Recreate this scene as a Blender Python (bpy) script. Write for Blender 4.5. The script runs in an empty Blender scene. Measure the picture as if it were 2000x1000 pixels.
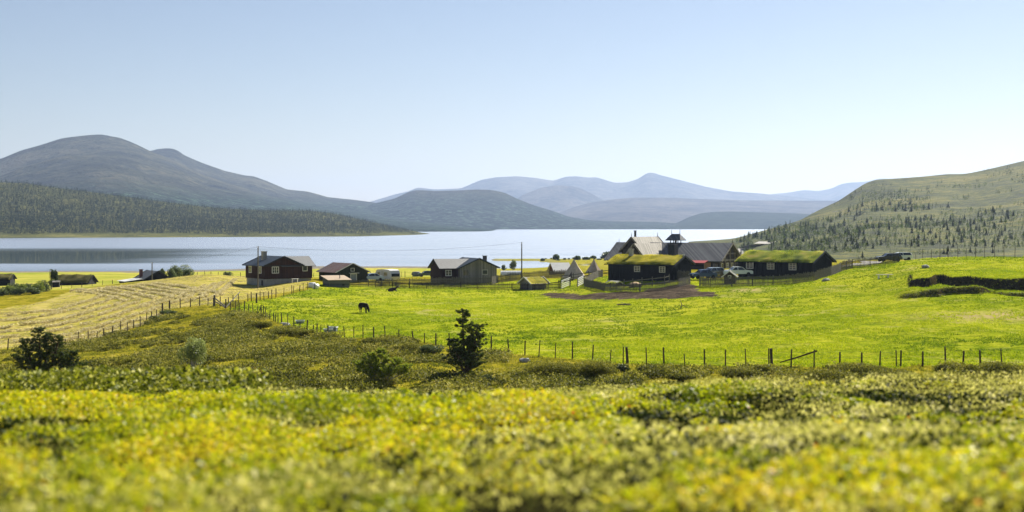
SKY_STRENGTH=.043; SUN_STRENGTH=5.0; EXPOSURE=1.15; HAZE_COL=(.46,.60,.88); HAZE_D=.000059; HAZE_G=.4
import bpy, math, random
import numpy as np
from mathutils import Vector, Matrix
random.seed(7)
rng = np.random.default_rng(11)
F = 2778.0; HOR = 440.0            # focal length in photo pixels, horizon row
R = math.radians
scene = bpy.context.scene
COL = scene.collection
LAKE = -15.0

# ------------------------------------------------------------------ noise
def _hash(ix, iy, seed):
    h = (ix.astype(np.int64) * 374761393 + iy.astype(np.int64) * 668265263 + seed * 974711) & 0xffffffff
    h = ((h ^ (h >> 13)) * 1274126177) & 0xffffffff
    h = h ^ (h >> 16)
    return (h & 0xffff) / 65535.0
def vnoise(x, y, seed=0):
    x = np.asarray(x, float); y = np.asarray(y, float)
    ix = np.floor(x); iy = np.floor(y); fx = x - ix; fy = y - iy
    fx = fx * fx * (3 - 2 * fx); fy = fy * fy * (3 - 2 * fy)
    a = _hash(ix, iy, seed); b = _hash(ix + 1, iy, seed); c = _hash(ix, iy + 1, seed); d = _hash(ix + 1, iy + 1, seed)
    return (a * (1 - fx) + b * fx) * (1 - fy) + (c * (1 - fx) + d * fx) * fy
def fbm(x, y, seed=0, octv=4, gain=.5):
    s = 0; a = 1; t = 0
    for i in range(octv):
        s = s + a * vnoise(np.asarray(x) * 2 ** i, np.asarray(y) * 2 ** i, seed + i * 17); t += a; a *= gain
    return s / t
def sstep(x):
    x = np.clip(x, 0, 1); return x * x * (3 - 2 * x)

# ------------------------------------------------------------------ terrain height
DR = [75, 95, 112, 135, 160, 190, 215, 235, 250, 265, 285, 320, 370, 430, 500, 600, 800, 1200]
TB = {
 -900: [-10.5,-11.4,-12,-13,-13.4,-13.2,-13.1,-13.1,-13.1,-13.1,-13.2,-13.3,-13.7,-14.4,-15.6,-18,-22,-25],
 0:    [-10.5,-11.4,-12,-13,-13.5,-13.2,-13.1,-13.1,-13.1,-13.1,-13.2,-13.3,-13.7,-14.4,-15.6,-18,-22,-25],
 130:  [-10.5,-11.3,-11.9,-12.7,-13.2,-13.0,-12.8,-12.6,-12.3,-12.1,-12.9,-13.4,-13.7,-14.4,-15.6,-18,-22,-25],
 280:  [-10.5,-11.2,-11.6,-11.9,-12.1,-12.0,-11.8,-11.5,-11.4,-11.3,-11.3,-12.8,-13.7,-14.4,-15.6,-18,-22,-25],
 400:  [-10.5,-11.0,-11.2,-11.2,-11.1,-10.7,-10.7,-10.5,-10.2,-9.9,-9.7,-12.0,-13.5,-14.3,-15.3,-17,-21,-25],
 500:  [-10.5,-11.0,-11.1,-11.1,-11.0,-10.7,-10.8,-10.9,-10.8,-10.6,-10.4,-12.0,-13.4,-14.2,-15.1,-17,-21,-25],
 600:  [-10.5,-11.0,-11.1,-11.1,-11.0,-11.0,-10.8,-10.5,-9.8,-9.8,-10.3,-12.0,-13.2,-14.1,-14.8,-16,-20,-25],
 720:  [-10.5,-11.0,-11.1,-11.1,-11.0,-11.1,-11.1,-11.0,-10.5,-10.3,-10.6,-12.0,-13.2,-14.0,-14.7,-16,-20,-25],
 850:  [-10.5,-11.0,-11.1,-11.1,-11.0,-11.0,-11.0,-11.0,-10.9,-10.1,-10.3,-11.8,-13.1,-14.0,-14.8,-16,-20,-25],
 1000: [-10.5,-11.0,-11.2,-11.3,-11.1,-11.0,-11.0,-11.0,-10.6,-10.0,-10.2,-11.5,-12.8,-13.8,-14.9,-15.4,-20,-25],
 1100: [-10.5,-11.0,-11.1,-11.2,-11.1,-11.0,-10.9,-10.8,-10.2,-9.7,-9.6,-10.6,-11.9,-13.2,-14.2,-14.6,-17,-24],
 1200: [-10.5,-10.9,-11.0,-11.1,-11.0,-10.8,-9.6,-8.5,-8.5,-8.9,-9.0,-9.5,-11,-12.5,-13.5,-14.5,-16.5,-22],
 1300: [-10.5,-10.9,-11.0,-11.0,-10.9,-10.4,-9.0,-8.2,-8.2,-8.3,-8.4,-8.8,-10,-12,-13,-14,-16,-20],
 1400: [-10.5,-10.9,-11.0,-10.9,-10.6,-9.9,-8.9,-8.3,-8.1,-8.1,-8.2,-8.5,-9.5,-11,-12,-13,-15,-18],
 1500: [-10.4,-10.8,-11.0,-10.8,-10.3,-9.4,-8.5,-7.9,-7.8,-7.8,-7.9,-8.3,-9,-10,-12,-20,-30,-40],
 1600: [-10.4,-10.7,-10.9,-10.7,-10.0,-8.9,-7.9,-7.5,-7.5,-7.6,-7.7,-8.1,-9,-11,-15,-25,-35,-45],
 1700: [-10.4,-10.6,-10.9,-10.6,-9.7,-8.0,-6.9,-6.8,-7.0,-7.3,-7.5,-8.0,-9,-11,-15,-25,-35,-45],
 1800: [-10.4,-10.6,-10.9,-10.4,-9.0,-6.7,-5.25,-5.5,-6.3,-7.0,-7.5,-8.0,-9,-11,-15,-25,-35,-45],
 1900: [-10.4,-10.5,-10.9,-10.3,-8.8,-6.3,-5.0,-5.3,-6.2,-7.0,-7.6,-8.0,-9,-11,-15,-25,-35,-45],
 2000: [-10.4,-10.5,-10.9,-10.3,-8.7,-6.1,-4.9,-5.2,-6.2,-7.0,-7.6,-8.0,-9,-11,-15,-25,-35,-45],
 2900: [-10.4,-10.5,-10.8,-10.2,-8.6,-6.0,-4.6,-5.0,-6.0,-7.0,-7.6,-8.0,-9,-11,-15,-25,-35,-45]}
PXK = np.array(sorted(TB)); TBL = np.array([TB[k] for k in PXK])
# dense smoothed lookup (columns every 10 px, rows geometric)
GX = np.arange(-900, 2901, 10.); GD = np.geomspace(75, 1200, 280)
_t = np.array([np.interp(GD, DR, row) for row in TBL])
_t = np.array([np.interp(GX, PXK, _t[:, j]) for j in range(len(GD))]).T
def _blur(a, n, ax):
    k = np.hanning(2 * n + 3)[1:-1]; k /= k.sum()
    p = np.pad(a, [(n, n) if i == ax else (0, 0) for i in range(2)], mode='edge')
    return np.apply_along_axis(lambda v: np.convolve(v, k, 'valid'), ax, p)
GT = _blur(_blur(_t, 4, 0), 3, 1)
NEARD = [-20, -3, 0, 2, 4, 8, 12, 16, 20, 30, 50, 76]
def height(X, Y, detail=True):
    X = np.asarray(X, float); Y = np.asarray(Y, float)
    Yc = np.clip(Y, 12, None)
    px = np.clip(1000 + F * X / Yc, GX[0], GX[-1])
    fi = np.clip((px - GX[0]) / 10., 0, len(GX) - 1.001)
    d = np.clip(Y, 75, 1200)
    fj = np.clip(np.log(d / 75.) / math.log(16) * (len(GD) - 1), 0, len(GD) - 1.001)
    i = fi.astype(int); j = fj.astype(int); a = fi - i; b = fj - j
    zf = (GT[i, j] * (1 - a) + GT[i + 1, j] * a) * (1 - b) + (GT[i, j + 1] * (1 - a) + GT[i + 1, j + 1] * a) * b
    left = np.clip((1000 - px) / 1000., -1, 1)
    brow = -1.76 - .10 * left
    zn = np.interp(Y, NEARD, [-1.0, -1.0, -.98, -.95, -.92, -1.32, -1.64, -1.93, -2.45, -4.2, -7.4, -10.6])
    zn = zn - .10 * left * sstep((Y - 8) / 10.)
    zn = zn + sstep((560 - px) / 220.) * np.interp(Y, [18, 30, 40, 50, 62], [0, .75, 1.3, 1.2, 0])
    w = sstep((Y - 55) / 20.)
    z = zn * (1 - w) + zf * w
    # eroded banks cut into the knoll on the right
    k1 = sstep((px - 1735) / 50.); d1 = 166 + 9 * (fbm(X / 5, X * 0 + 3, 5) - .5) + 2 * np.sin(X / 7.0)
    z = z + k1 * (.35 + .75 * fbm(X / 4, Y / 6, 6, 3)) * sstep((Y - d1) / 1.3) * (1 - sstep((Y - d1 - 3) / 9.))
    k2 = sstep((px - 1772) / 10.) ; d2 = 181 + 5 * (fbm(X / 4, X * 0 + 5, 8, 3) - .5) - (px - 1780) * .028 + 3.5 * np.exp(-((px - 1834) / 12.) ** 2)
    z = z + k2 * (1.9 * sstep((Y - d2) / 1.2) - 1.1 * sstep((Y - d2 + 9) / 6.)) * (.45 + .7 * fbm(X / 5, Y / 9, 7, 3)) * (1 - sstep((Y - d2 - 4) / 16.))
    # inlet behind the spit
    e = ((px - 1015) / 75.) ** 2 + ((Y - 535) / 42.) ** 2
    z = np.where(Y > 400, z - 1.6 * np.exp(-e * e), z)
    e2 = ((px - 1145) / 14.) ** 2 + ((Y - 520) / 20.) ** 2
    z = np.where(Y > 400, z - 2.2 * np.exp(-e2 * e2), z)
    sp = (px > 880) & (px < 1260) & (Y > 560)
    spit = np.where(px > 970, 1., np.exp(-((px - 970) / 18.) ** 2)) * np.exp(-((Y - 615) / 34.) ** 2)
    z = np.where(sp, np.maximum(z, -16.3 + 1.75 * spit * (1 + 0 * px)), z)
    if detail:
        nf = sstep((Y - 70) / 25.)
        z = z + nf * (fbm(X / 9., Y / 9., 21, 3) - .5) * .55 * (1 - .6 * sstep((Y - 300) / 100.))
        heath = nf * (1 - sstep((px - 960) / 60.)) * (1 - sstep((Y - 180) / 20.))
        z = z + heath * (fbm(X / 2.2, Y / 2.2, 31, 3) - .5) * .45
        tus = nf * sstep((px - 950) / 60.) * (1 - sstep((Y - 109) / 4.))
        z = z + tus * (fbm(X / 1.1, Y / 1.1, 32, 3) - .45) * .55
        nn = 1 - sstep((Y - 26) / 20.)
        z = z + nn * (1 - .5 * sstep((Y - 10) / 6.)) * ((fbm(X / 2.4, Y / .95, 41, 3) - .5) * (.34 + .16 * np.clip(px / 1000 - 1, -1, 1)) + (fbm(X / .5, Y / .5, 43, 2) - .5) * .06) * sstep((np.hypot(X, Y) - 1.2) / 2.5)
    return z
def hz(x, y): return float(height(np.array([x]), np.array([y]))[0])
_DM = np.concatenate([np.arange(60, 330, .25), np.arange(330, 1250, 1.)])
def at(px, py, dmin=88., dmax=1200.):
    """world point on the ground seen at a photo pixel"""
    D = _DM[(_DM >= dmin) & (_DM <= dmax)]
    X = (px - 1000) / F * D
    zg = height(X, D); zr = -(py - HOR) / F * D
    w = np.nonzero(zr <= zg)[0]
    k = w[0] if len(w) else int(np.argmin(zr - zg))
    return Vector((X[k], D[k], zg[k]))
def wp(px, py, D): return Vector(((px - 1000) / F * D, D, -(py - HOR) / F * D))

# ------------------------------------------------------------------ object helpers
def tag(o, label=None, cat=None, group=None, kind=None):
    if label: o['label'] = label
    if cat: o['category'] = cat
    if group: o['group'] = group
    if kind: o['kind'] = kind
    return o
def thing(name, label, cat, loc=(0, 0, 0), rz=0., group=None):
    o = bpy.data.objects.new(name, None); COL.objects.link(o)
    o.empty_display_size = .2
    o.location = loc; o.rotation_euler = (0, 0, rz)
    return tag(o, label, cat, group)
def link(name, me, m=None, parent=None, smooth=False):
    o = bpy.data.objects.new(name, me); COL.objects.link(o)
    if m is not None: me.materials.append(m)
    if smooth: me.polygons.foreach_set('use_smooth', [True] * len(me.polygons))
    if parent is not None: o.parent = parent
    return o
def copy_tree(o, parent=None):
    c = o.copy(); COL.objects.link(c)
    if parent is not None: c.parent = parent
    for ch in [q for q in bpy.data.objects if q.parent == o]: copy_tree(ch, c)
    return c
def npmesh(name, V, Fc, nper, attrs=None):
    """V (n,3) array, Fc (m,nper) array"""
    me = bpy.data.meshes.new(name)
    V = np.asarray(V, np.float32); Fc = np.asarray(Fc, np.int32)
    me.vertices.add(len(V)); me.vertices.foreach_set('co', V.ravel())
    me.loops.add(Fc.size); me.loops.foreach_set('vertex_index', Fc.ravel())
    me.polygons.add(len(Fc)); me.polygons.foreach_set('loop_start', np.arange(0, Fc.size, nper, dtype=np.int32))
    me.polygons.foreach_set('loop_total', np.full(len(Fc), nper, np.int32))
    for k, v in (attrs or {}).items():
        v = np.asarray(v, np.float32)
        if v.ndim == 2:
            a = me.attributes.new(k, 'FLOAT_COLOR', 'POINT')
            a.data.foreach_set('color', np.hstack([v, np.ones((len(v), 4 - v.shape[1]), np.float32)]).ravel())
        else:
            a = me.attributes.new(k, 'FLOAT', 'POINT'); a.data.foreach_set('value', v)
    me.update(calc_edges=True)
    return me
class MB:
    def __init__(s): s.v = []; s.f = []
    def add(s, vs, fs, M=None):
        n = len(s.v)
        s.v += [tuple(M @ Vector(p)) if M is not None else tuple(p) for p in vs]
        s.f += [tuple(n + i for i in f) for f in fs]
        return s
    def box(s, x0, x1, y0, y1, z0, z1, M=None):
        return s.add([(x0,y0,z0),(x1,y0,z0),(x1,y1,z0),(x0,y1,z0),(x0,y0,z1),(x1,y0,z1),(x1,y1,z1),(x0,y1,z1)],
              [(0,3,2,1),(4,5,6,7),(0,1,5,4),(1,2,6,5),(2,3,7,6),(3,0,4,7)], M)
    def beam(s, a, b, w, h=None, M=None):
        a = Vector(a); b = Vector(b); h = h or w
        d = (b - a); L = d.length; d.normalize()
        up = Vector((0, 0, 1)) if abs(d.z) < .95 else Vector((1, 0, 0))
        x = d.cross(up).normalized(); y = x.cross(d).normalized()
        vs = [a + x * i * w / 2 + y * j * h / 2 for i, j in ((-1,-1),(1,-1),(1,1),(-1,1))] + \
             [b + x * i * w / 2 + y * j * h / 2 for i, j in ((-1,-1),(1,-1),(1,1),(-1,1))]
        return s.add(vs, [(0,1,2,3),(7,6,5,4),(0,4,5,1),(1,5,6,2),(2,6,7,3),(3,7,4,0)], M)
    def tube(s, pts, rad, n=7, M=None, caps=True):
        pts = [Vector(p) for p in pts]
        rad = rad if isinstance(rad, (list, tuple)) else [rad] * len(pts)
        vs = []; fs = []
        for i, p in enumerate(pts):
            d = (pts[min(i + 1, len(pts) - 1)] - pts[max(i - 1, 0)]).normalized()
            up = Vector((0, 0, 1)) if abs(d.z) < .9 else Vector((1, 0, 0))
            x = d.cross(up).normalized(); y = x.cross(d).normalized()
            for k in range(n):
                t = 2 * math.pi * k / n
                vs.append(p + (x * math.cos(t) + y * math.sin(t)) * rad[i])
        for i in range(len(pts) - 1):
            for k in range(n):
                k2 = (k + 1) % n
                fs.append((i * n + k, i * n + k2, (i + 1) * n + k2, (i + 1) * n + k))
        if caps:
            fs.append(tuple(range(n - 1, -1, -1))); fs.append(tuple((len(pts) - 1) * n + k for k in range(n)))
        return s.add(vs, fs, M)
    def mesh(s, name):
        me = bpy.data.meshes.new(name); me.from_pydata(s.v, [], s.f); me.update(); return me
    def build(s, name, m, parent=None, smooth=False): return link(name, s.mesh(name), m, parent, smooth)

# ------------------------------------------------------------------ materials
MATS = {}
def srgb(r, g, b):
    f = lambda c: (c / 12.92 if c <= .04045 else ((c + .055) / 1.055) ** 2.4)
    return (f(r / 255), f(g / 255), f(b / 255), 1)
class NT:
    def __init__(s, name):
        s.m = bpy.data.materials.new(name); s.m.use_nodes = True
        s.t = s.m.node_tree; s.N = s.t.nodes; s.L = s.t.links
        s.N.clear(); s.out = s.N.new('ShaderNodeOutputMaterial')
    def n(s, typ, inp=None, **kw):
        nd = s.N.new('ShaderNode' + typ)
        for k, v in kw.items(): setattr(nd, k, v)
        for k, v in (inp or {}).items():
            if isinstance(v, tuple) and len(v) == 2 and isinstance(v[0], bpy.types.Node): s.L.new(v[0].outputs[v[1]], nd.inputs[k])
            elif isinstance(v, bpy.types.Node): s.L.new(v.outputs[0], nd.inputs[k])
            else: nd.inputs[k].default_value = v
        return nd
    def ramp(s, fac, stops, interp='LINEAR'):
        nd = s.N.new('ShaderNodeValToRGB'); nd.color_ramp.interpolation = interp
        e = nd.color_ramp.elements
        while len(e) < len(stops): e.new(.5)
        for i, (p, c) in enumerate(stops):
            e[i].position = p; e[i].color = (*c, 1) if len(c) == 3 else c
        s.L.new(fac.outputs[0] if isinstance(fac, bpy.types.Node) else fac[0].outputs[fac[1]], nd.inputs[0])
        return nd
    def mix(s, fac, a, b, mode='MIX'):
        nd = s.N.new('ShaderNodeMix'); nd.data_type = 'RGBA'; nd.blend_type = mode
        for sock, v in ((nd.inputs[0], fac), (nd.inputs[6], a), (nd.inputs[7], b)):
            if isinstance(v, bpy.types.Node): s.L.new(v.outputs[2] if v.bl_idname == 'ShaderNodeMix' else v.outputs[0], sock)
            elif isinstance(v, tuple) and len(v) == 2 and isinstance(v[0], bpy.types.Node): s.L.new(v[0].outputs[v[1]], sock)
            elif isinstance(v, tuple): sock.default_value = (*v, 1) if len(v) == 3 else v
            else: sock.default_value = v
        return nd
    def math(s, op, a, b=0.):
        nd = s.N.new('ShaderNodeMath'); nd.operation = op
        for i, v in enumerate((a, b)):
            if isinstance(v, bpy.types.Node): s.L.new(v.outputs[0], nd.inputs[i])
            elif isinstance(v, tuple): s.L.new(v[0].outputs[v[1]], nd.inputs[i])
            else: nd.inputs[i].default_value = v
        return nd
    def pos(s, scale=(1, 1, 1), obj=True):
        c = s.n('TexCoord') if obj else s.n('NewGeometry')
        return s.n('Mapping', {'Vector': (c, 3 if obj else 0), 'Scale': scale})
    def noise(s, vec, scale, detail=4, rough=.6, dist=0.):
        return s.n('TexNoise', {'Vector': vec, 'Scale': scale, 'Detail': detail, 'Roughness': rough, 'Distortion': dist})
    def col(s, nd): return (nd, 2) if nd.bl_idname == 'ShaderNodeMix' else (nd, 0)
    def surf(s, color, rough=.85, bump=None, bs=.4, bd=.05, spec=.25, transl=0., metal=0., tcol=None):
        p = s.n('BsdfPrincipled')
        if isinstance(color, bpy.types.Node): s.L.new(s.col(color)[0].outputs[s.col(color)[1]], p.inputs['Base Color'])
        else: p.inputs['Base Color'].default_value = (*color[:3], 1)
        if isinstance(rough, bpy.types.Node): s.L.new(rough.outputs[0], p.inputs['Roughness'])
        else: p.inputs['Roughness'].default_value = rough
        p.inputs['Specular IOR Level'].default_value = spec
        p.inputs['Metallic'].default_value = metal
        if bump is not None:
            b = s.n('Bump', {'Strength': bs, 'Distance': bd}); s.L.new(bump.outputs[0], b.inputs['Height'])
            s.L.new(b.outputs[0], p.inputs['Normal'])
        last = p
        if transl > 0:
            t = s.n('BsdfTranslucent')
            src = tcol if tcol is not None else color
            if isinstance(src, bpy.types.Node): s.L.new(s.col(src)[0].outputs[s.col(src)[1]], t.inputs['Color'])
            else: t.inputs['Color'].default_value = (*src[:3], 1)
            last = s.n('MixShader', {0: transl, 1: p, 2: t})
        s.L.new(last.outputs[0], s.out.inputs[0])
        return s.m
def plain(name, c, rough=.6, spec=.3, var=.25, scale=3., metal=0., bump=.15):
    if name in MATS: return MATS[name]
    s = NT(name); v = s.pos(); n = s.noise(v, scale, 5, .65)
    lo = tuple(x * (1 - var) for x in c[:3]); hi = tuple(min(1, x * (1 + var)) for x in c[:3])
    r = s.ramp(n, [(.3, lo), (.7, hi)])
    MATS[name] = s.surf(r, rough, n, bump, .02, spec, 0, metal); return MATS[name]
def wood(name, c1, c2, pitch=.18, rough=.85, horiz=False, gap=.12):
    """vertical (or horizontal) boards with dark joints"""
    if name in MATS: return MATS[name]
    s = NT(name); tc = s.n('TexCoord'); sep = s.n('SeparateXYZ', {0: (tc, 3)})
    if horiz: u = s.math('MULTIPLY', (sep, 2), 1 / pitch)
    else: u = s.math('MULTIPLY', s.math('ADD', (sep, 0), (sep, 1)), 1 / pitch)
    fr = s.math('FRACT', u); fl = s.math('FLOOR', u)
    wn = s.n('TexWhiteNoise', noise_dimensions='1D'); s.L.new(fl.outputs[0], wn.inputs['W'])
    mp = s.n('Mapping', {'Vector': (tc, 3), 'Scale': (6, 6, .7) if not horiz else (.7, .7, 7)})
    n = s.noise(mp, 2., 5, .7)
    f = s.math('ADD', s.math('MULTIPLY', wn, .55), s.math('MULTIPLY', n, .55))
    base = s.ramp(f, [(.2, c1), (.85, c2)])
    big = s.noise(tc if False else s.n('Mapping', {'Vector': (tc, 3), 'Scale': (.5, .5, .8)}), 1.5, 3, .6)
    base = s.mix(s.math('MULTIPLY', big, .45), base, tuple(x * .45 for x in c1))
    g = s.math('LESS_THAN', fr, gap)
    c = s.mix(g, base, tuple(x * .25 for x in c1))
    MATS[name] = s.surf(c, rough, s.math('SUBTRACT', n, s.math('MULTIPLY', g, 1.5)), .5, .02, .2); return MATS[name]
def corrugated(name, c1, c2, pitch=.25, rough=.5, rust=None, axis=0, spec=.4):
    if name in MATS: return MATS[name]
    s = NT(name); tc = s.n('TexCoord'); sep = s.n('SeparateXYZ', {0: (tc, 3)})
    u = s.math('MULTIPLY', (sep, axis), 2 * math.pi / pitch); w = s.math('SINE', u)
    mp = s.n('Mapping', {'Vector': (tc, 3), 'Scale': (2.5, .5, .5) if axis == 0 else (.5, 2.5, .5)})
    n = s.noise(mp, 1.2, 5, .7)
    base = s.ramp(n, [(.3, c1), (.7, c2)])
    if rust:
        n2 = s.noise(s.pos(), .7, 6, .75); base = s.mix(s.ramp(n2, [(.42, (0, 0, 0)), (.56, (1, 1, 1))]), base, rust)
    d = s.math('MULTIPLY', s.math('ADD', w, 1.), .5)
    base = s.mix(s.math('MULTIPLY', d, .25), base, tuple(x * .4 for x in c1))
    MATS[name] = s.surf(base, rough, w, .6, .03, spec); return MATS[name]
def foliage_mat(name, stops, transl=.35, rough=.55, spec=.3, noise=None):
    """colour from the per-leaf 'tint' attribute"""
    if name in MATS: return MATS[name]
    s = NT(name); a = s.n('Attribute', attribute_name='tint')
    fac = (a, 2)
    r = s.ramp(fac, stops)
    MATS[name] = s.surf(r, rough, None, spec=spec, transl=transl); return MATS[name]
# ------------------------------------------------------------------ camera, light, sky
cam = bpy.data.cameras.new('camera'); camo = bpy.data.objects.new('camera', cam); COL.objects.link(camo)
camo.location = (0, 0, 0); camo.rotation_euler = (R(90), 0, 0)
cam.lens = 50; cam.sensor_width = 36; cam.shift_y = -.03; cam.clip_start = .05; cam.clip_end = 60000
cam.dof.use_dof = True; cam.dof.focus_distance = 170; cam.dof.aperture_fstop = 1.75
scene.camera = camo
SUN_AZ, SUN_EL = 34., 36.
w = bpy.data.worlds.new('World'); scene.world = w; w.use_nodes = True
nt = w.node_tree; bg = nt.nodes['Background']; sky = nt.nodes.new('ShaderNodeTexSky')
sky.sky_type = 'NISHITA'; sky.sun_disc = False; sky.sun_elevation = R(SUN_EL); sky.sun_rotation = R(SUN_AZ)
sky.altitude = 900; sky.air_density = 1.0; sky.dust_density = .3; sky.ozone_density = 1.5
tm = nt.nodes.new('ShaderNodeMix'); tm.data_type = 'RGBA'; tm.blend_type = 'MULTIPLY'; tm.inputs[0].default_value = 1; tm.inputs[7].default_value = (1.08, .955, .93, 1)
nt.links.new(sky.outputs[0], tm.inputs[6]); nt.links.new(tm.outputs[2], bg.inputs[0]); bg.inputs[1].default_value = SKY_STRENGTH
sd = bpy.data.lights.new('sun', 'SUN'); so = bpy.data.objects.new('sun', sd); COL.objects.link(so)
sd.energy = SUN_STRENGTH; sd.angle = R(.5); sd.color = (1, .94, .82)
sl = Vector((math.sin(R(SUN_AZ)) * math.cos(R(SUN_EL)), math.cos(R(SUN_AZ)) * math.cos(R(SUN_EL)), math.sin(R(SUN_EL))))
so.rotation_euler = sl.to_track_quat('Z', 'Y').to_euler(); so.location = (0, 0, 50)
scene.view_settings.view_transform = 'Standard'; scene.view_settings.look = 'None'
scene.view_settings.exposure = EXPOSURE; scene.view_settings.gamma = 1
scene.render.engine = 'CYCLES'
scene.cycles.volume_bounces = 0; scene.cycles.max_bounces = 6; scene.cycles.transparent_max_bounces = 8
scene.cycles.volume_step_rate = 1

# ------------------------------------------------------------------ ground zones (albedo, with shade added near)
def wpoly(pts): return [(lambda p: (p.x, p.y))(at(x, y)) for x, y in pts]
def inpoly(X, Y, poly):
    c = np.zeros(X.shape, bool); n = len(poly)
    for i in range(n):
        x0, y0 = poly[i]; x1, y1 = poly[(i + 1) % n]
        if y0 == y1: continue
        t = ((y0 > Y) != (y1 > Y)) & (X < (x1 - x0) * (Y - y0) / (y1 - y0) + x0)
        c ^= t
    return c
F2 = [(15,682),(44,681),(85,680),(105,680),(127,679),(152,670),(172,667),(189,664),(203,659),(219,654),(235,649),(249,645),(261,640),(274,637),(285,630),(296,628),(306,621),(317,611),(331,605),(352,601),(372,599),(390,597),(406,596),(417,597)]
F2b = [(430,598),(446,594),(455,592),(466,592),(484,588),(491,588),(501,591),(508,586),(516,587),(524,582),(531,583),(539,580),(554,577),(570,573),(573,571),(585,568),(592,567),(601,565),(615,564)]
F1 = [(441,603),(450,605),(460,607),(467,608),(477,609),(485,612),(494,613),(502,617),(510,618),(514,619),(519,620),(526,622),(535,627),(538,629),(543,630),(550,631),(562,636),(574,642),(586,648),(599,650),(612,653),(619,654),(626,656),(640,658),(655,657),(673,658),(691,659),(709,660),(730,661),(753,662),(779,665),(807,668),(829,670),(851,673),(879,681),(905,684),(932,686),(960,688),(994,692),(1025,694),(1052,697),(1084,699),(1118,700),(1157,703),(1191,709),(1217,710),(1226,711),(1263,712),(1297,713),(1338,716),(1376,716),(1417,715),(1457,714),(1502,714),(1508,717),(1545,717),(1590,717),(1640,716),(1683,717),(1718,717),(1751,717),(1759,715),(1802,714),(1847,713),(1881,714),(1915,713),(1957,712)]
hay_poly = wpoly(F2 + [(440,590),(520,578),(600,560)]) + [(p.x, p.y) for p in (wp(600, 500, 262), wp(480, 500, 300), wp(330, 500, 292), wp(210, 500, 275), wp(140, 500, 262), wp(90, 500, 240), wp(0, 500, 220), wp(-900, 500, 200), wp(-900, 500, 155))]
mead_poly = wpoly([(445,604)] + F1[2::3] + [(1957,712)]) + [(p.x, p.y) for p in (wp(2900, 500, 110), wp(2900, 500, 300), wp(1700, 500, 300), wp(1640, 500, 240), wp(1400, 500, 226), wp(1100, 500, 262), wp(615, 500, 247))] + wpoly([(601,566),(540,582),(480,590)])
soil_poly = wpoly([(1058,577),(1075,571),(1110,573),(1180,572),(1250,569),(1310,559),(1350,554),(1364,556),(1368,566),(1393,572),(1397,578),(1340,581),(1260,583),(1180,585),(1120,586),(1080,582)])
def zones(X, Y):
    jx = (fbm(X / 3, Y / 3, 61, 3) - .5) * 3; jy = (fbm(X / 3, Y / 3, 71, 3) - .5) * 4
    px = 1000 + F * X / np.clip(Y, 5, None)
    hay = inpoly(X + jx * .3, Y + jy * .5, hay_poly).astype(float)
    mead = inpoly(X + jx * .2, Y + jy * .3, mead_poly).astype(float)
    soil = inpoly(X + jx, Y + jy * 1.2, soil_poly).astype(float)
    far = ((Y > 285) & (hay + mead < .5)).astype(float) * (1 - .7 * sstep((px - 930) / 80.))
    return np.stack([mead, hay, soil], 1), far
# grid
sc = np.concatenate([np.linspace(-.95, -.42, 40)[:-1], np.linspace(-.42, .42, 520), np.linspace(.42, .95, 40)[1:]])
rows = [-12.]
while rows[-1] < 1250: rows.append(rows[-1] + (.38 if 155 < rows[-1] < 190 else max(.12, abs(rows[-1]) * .0062)))
rows = np.array(rows)
S, YY = np.meshgrid(sc, rows); XX = S * (np.clip(YY, 0, None) + 10)
ZZ = height(XX.ravel(), YY.ravel()).reshape(XX.shape)
nr, nc = XX.shape
idx = np.arange(nr * nc).reshape(nr, nc)
FQ = np.stack([idx[:-1, :-1], idx[:-1, 1:], idx[1:, 1:], idx[1:, :-1]], -1).reshape(-1, 4)
V = np.stack([XX.ravel(), YY.ravel(), ZZ.ravel()], 1)
zc, zfar = zones(V[:, 0], V[:, 1])
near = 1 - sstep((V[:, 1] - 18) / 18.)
_p = at(1950, 616); _q = at(1455, 567)
dry = np.exp(-((V[:, 0] - _p.x) / 6.5) ** 2 - ((V[:, 1] - _p.y) / 3.2) ** 2) + np.exp(-((V[:, 0] - _q.x) / 2.2) ** 2 - ((V[:, 1] - _q.y) / 3.) ** 2)
dry = np.clip(dry * 1.3 * (fbm(V[:, 0] / .8, V[:, 1] / 1.2, 88, 3) * 2.2 - .45), 0, .9)
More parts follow.
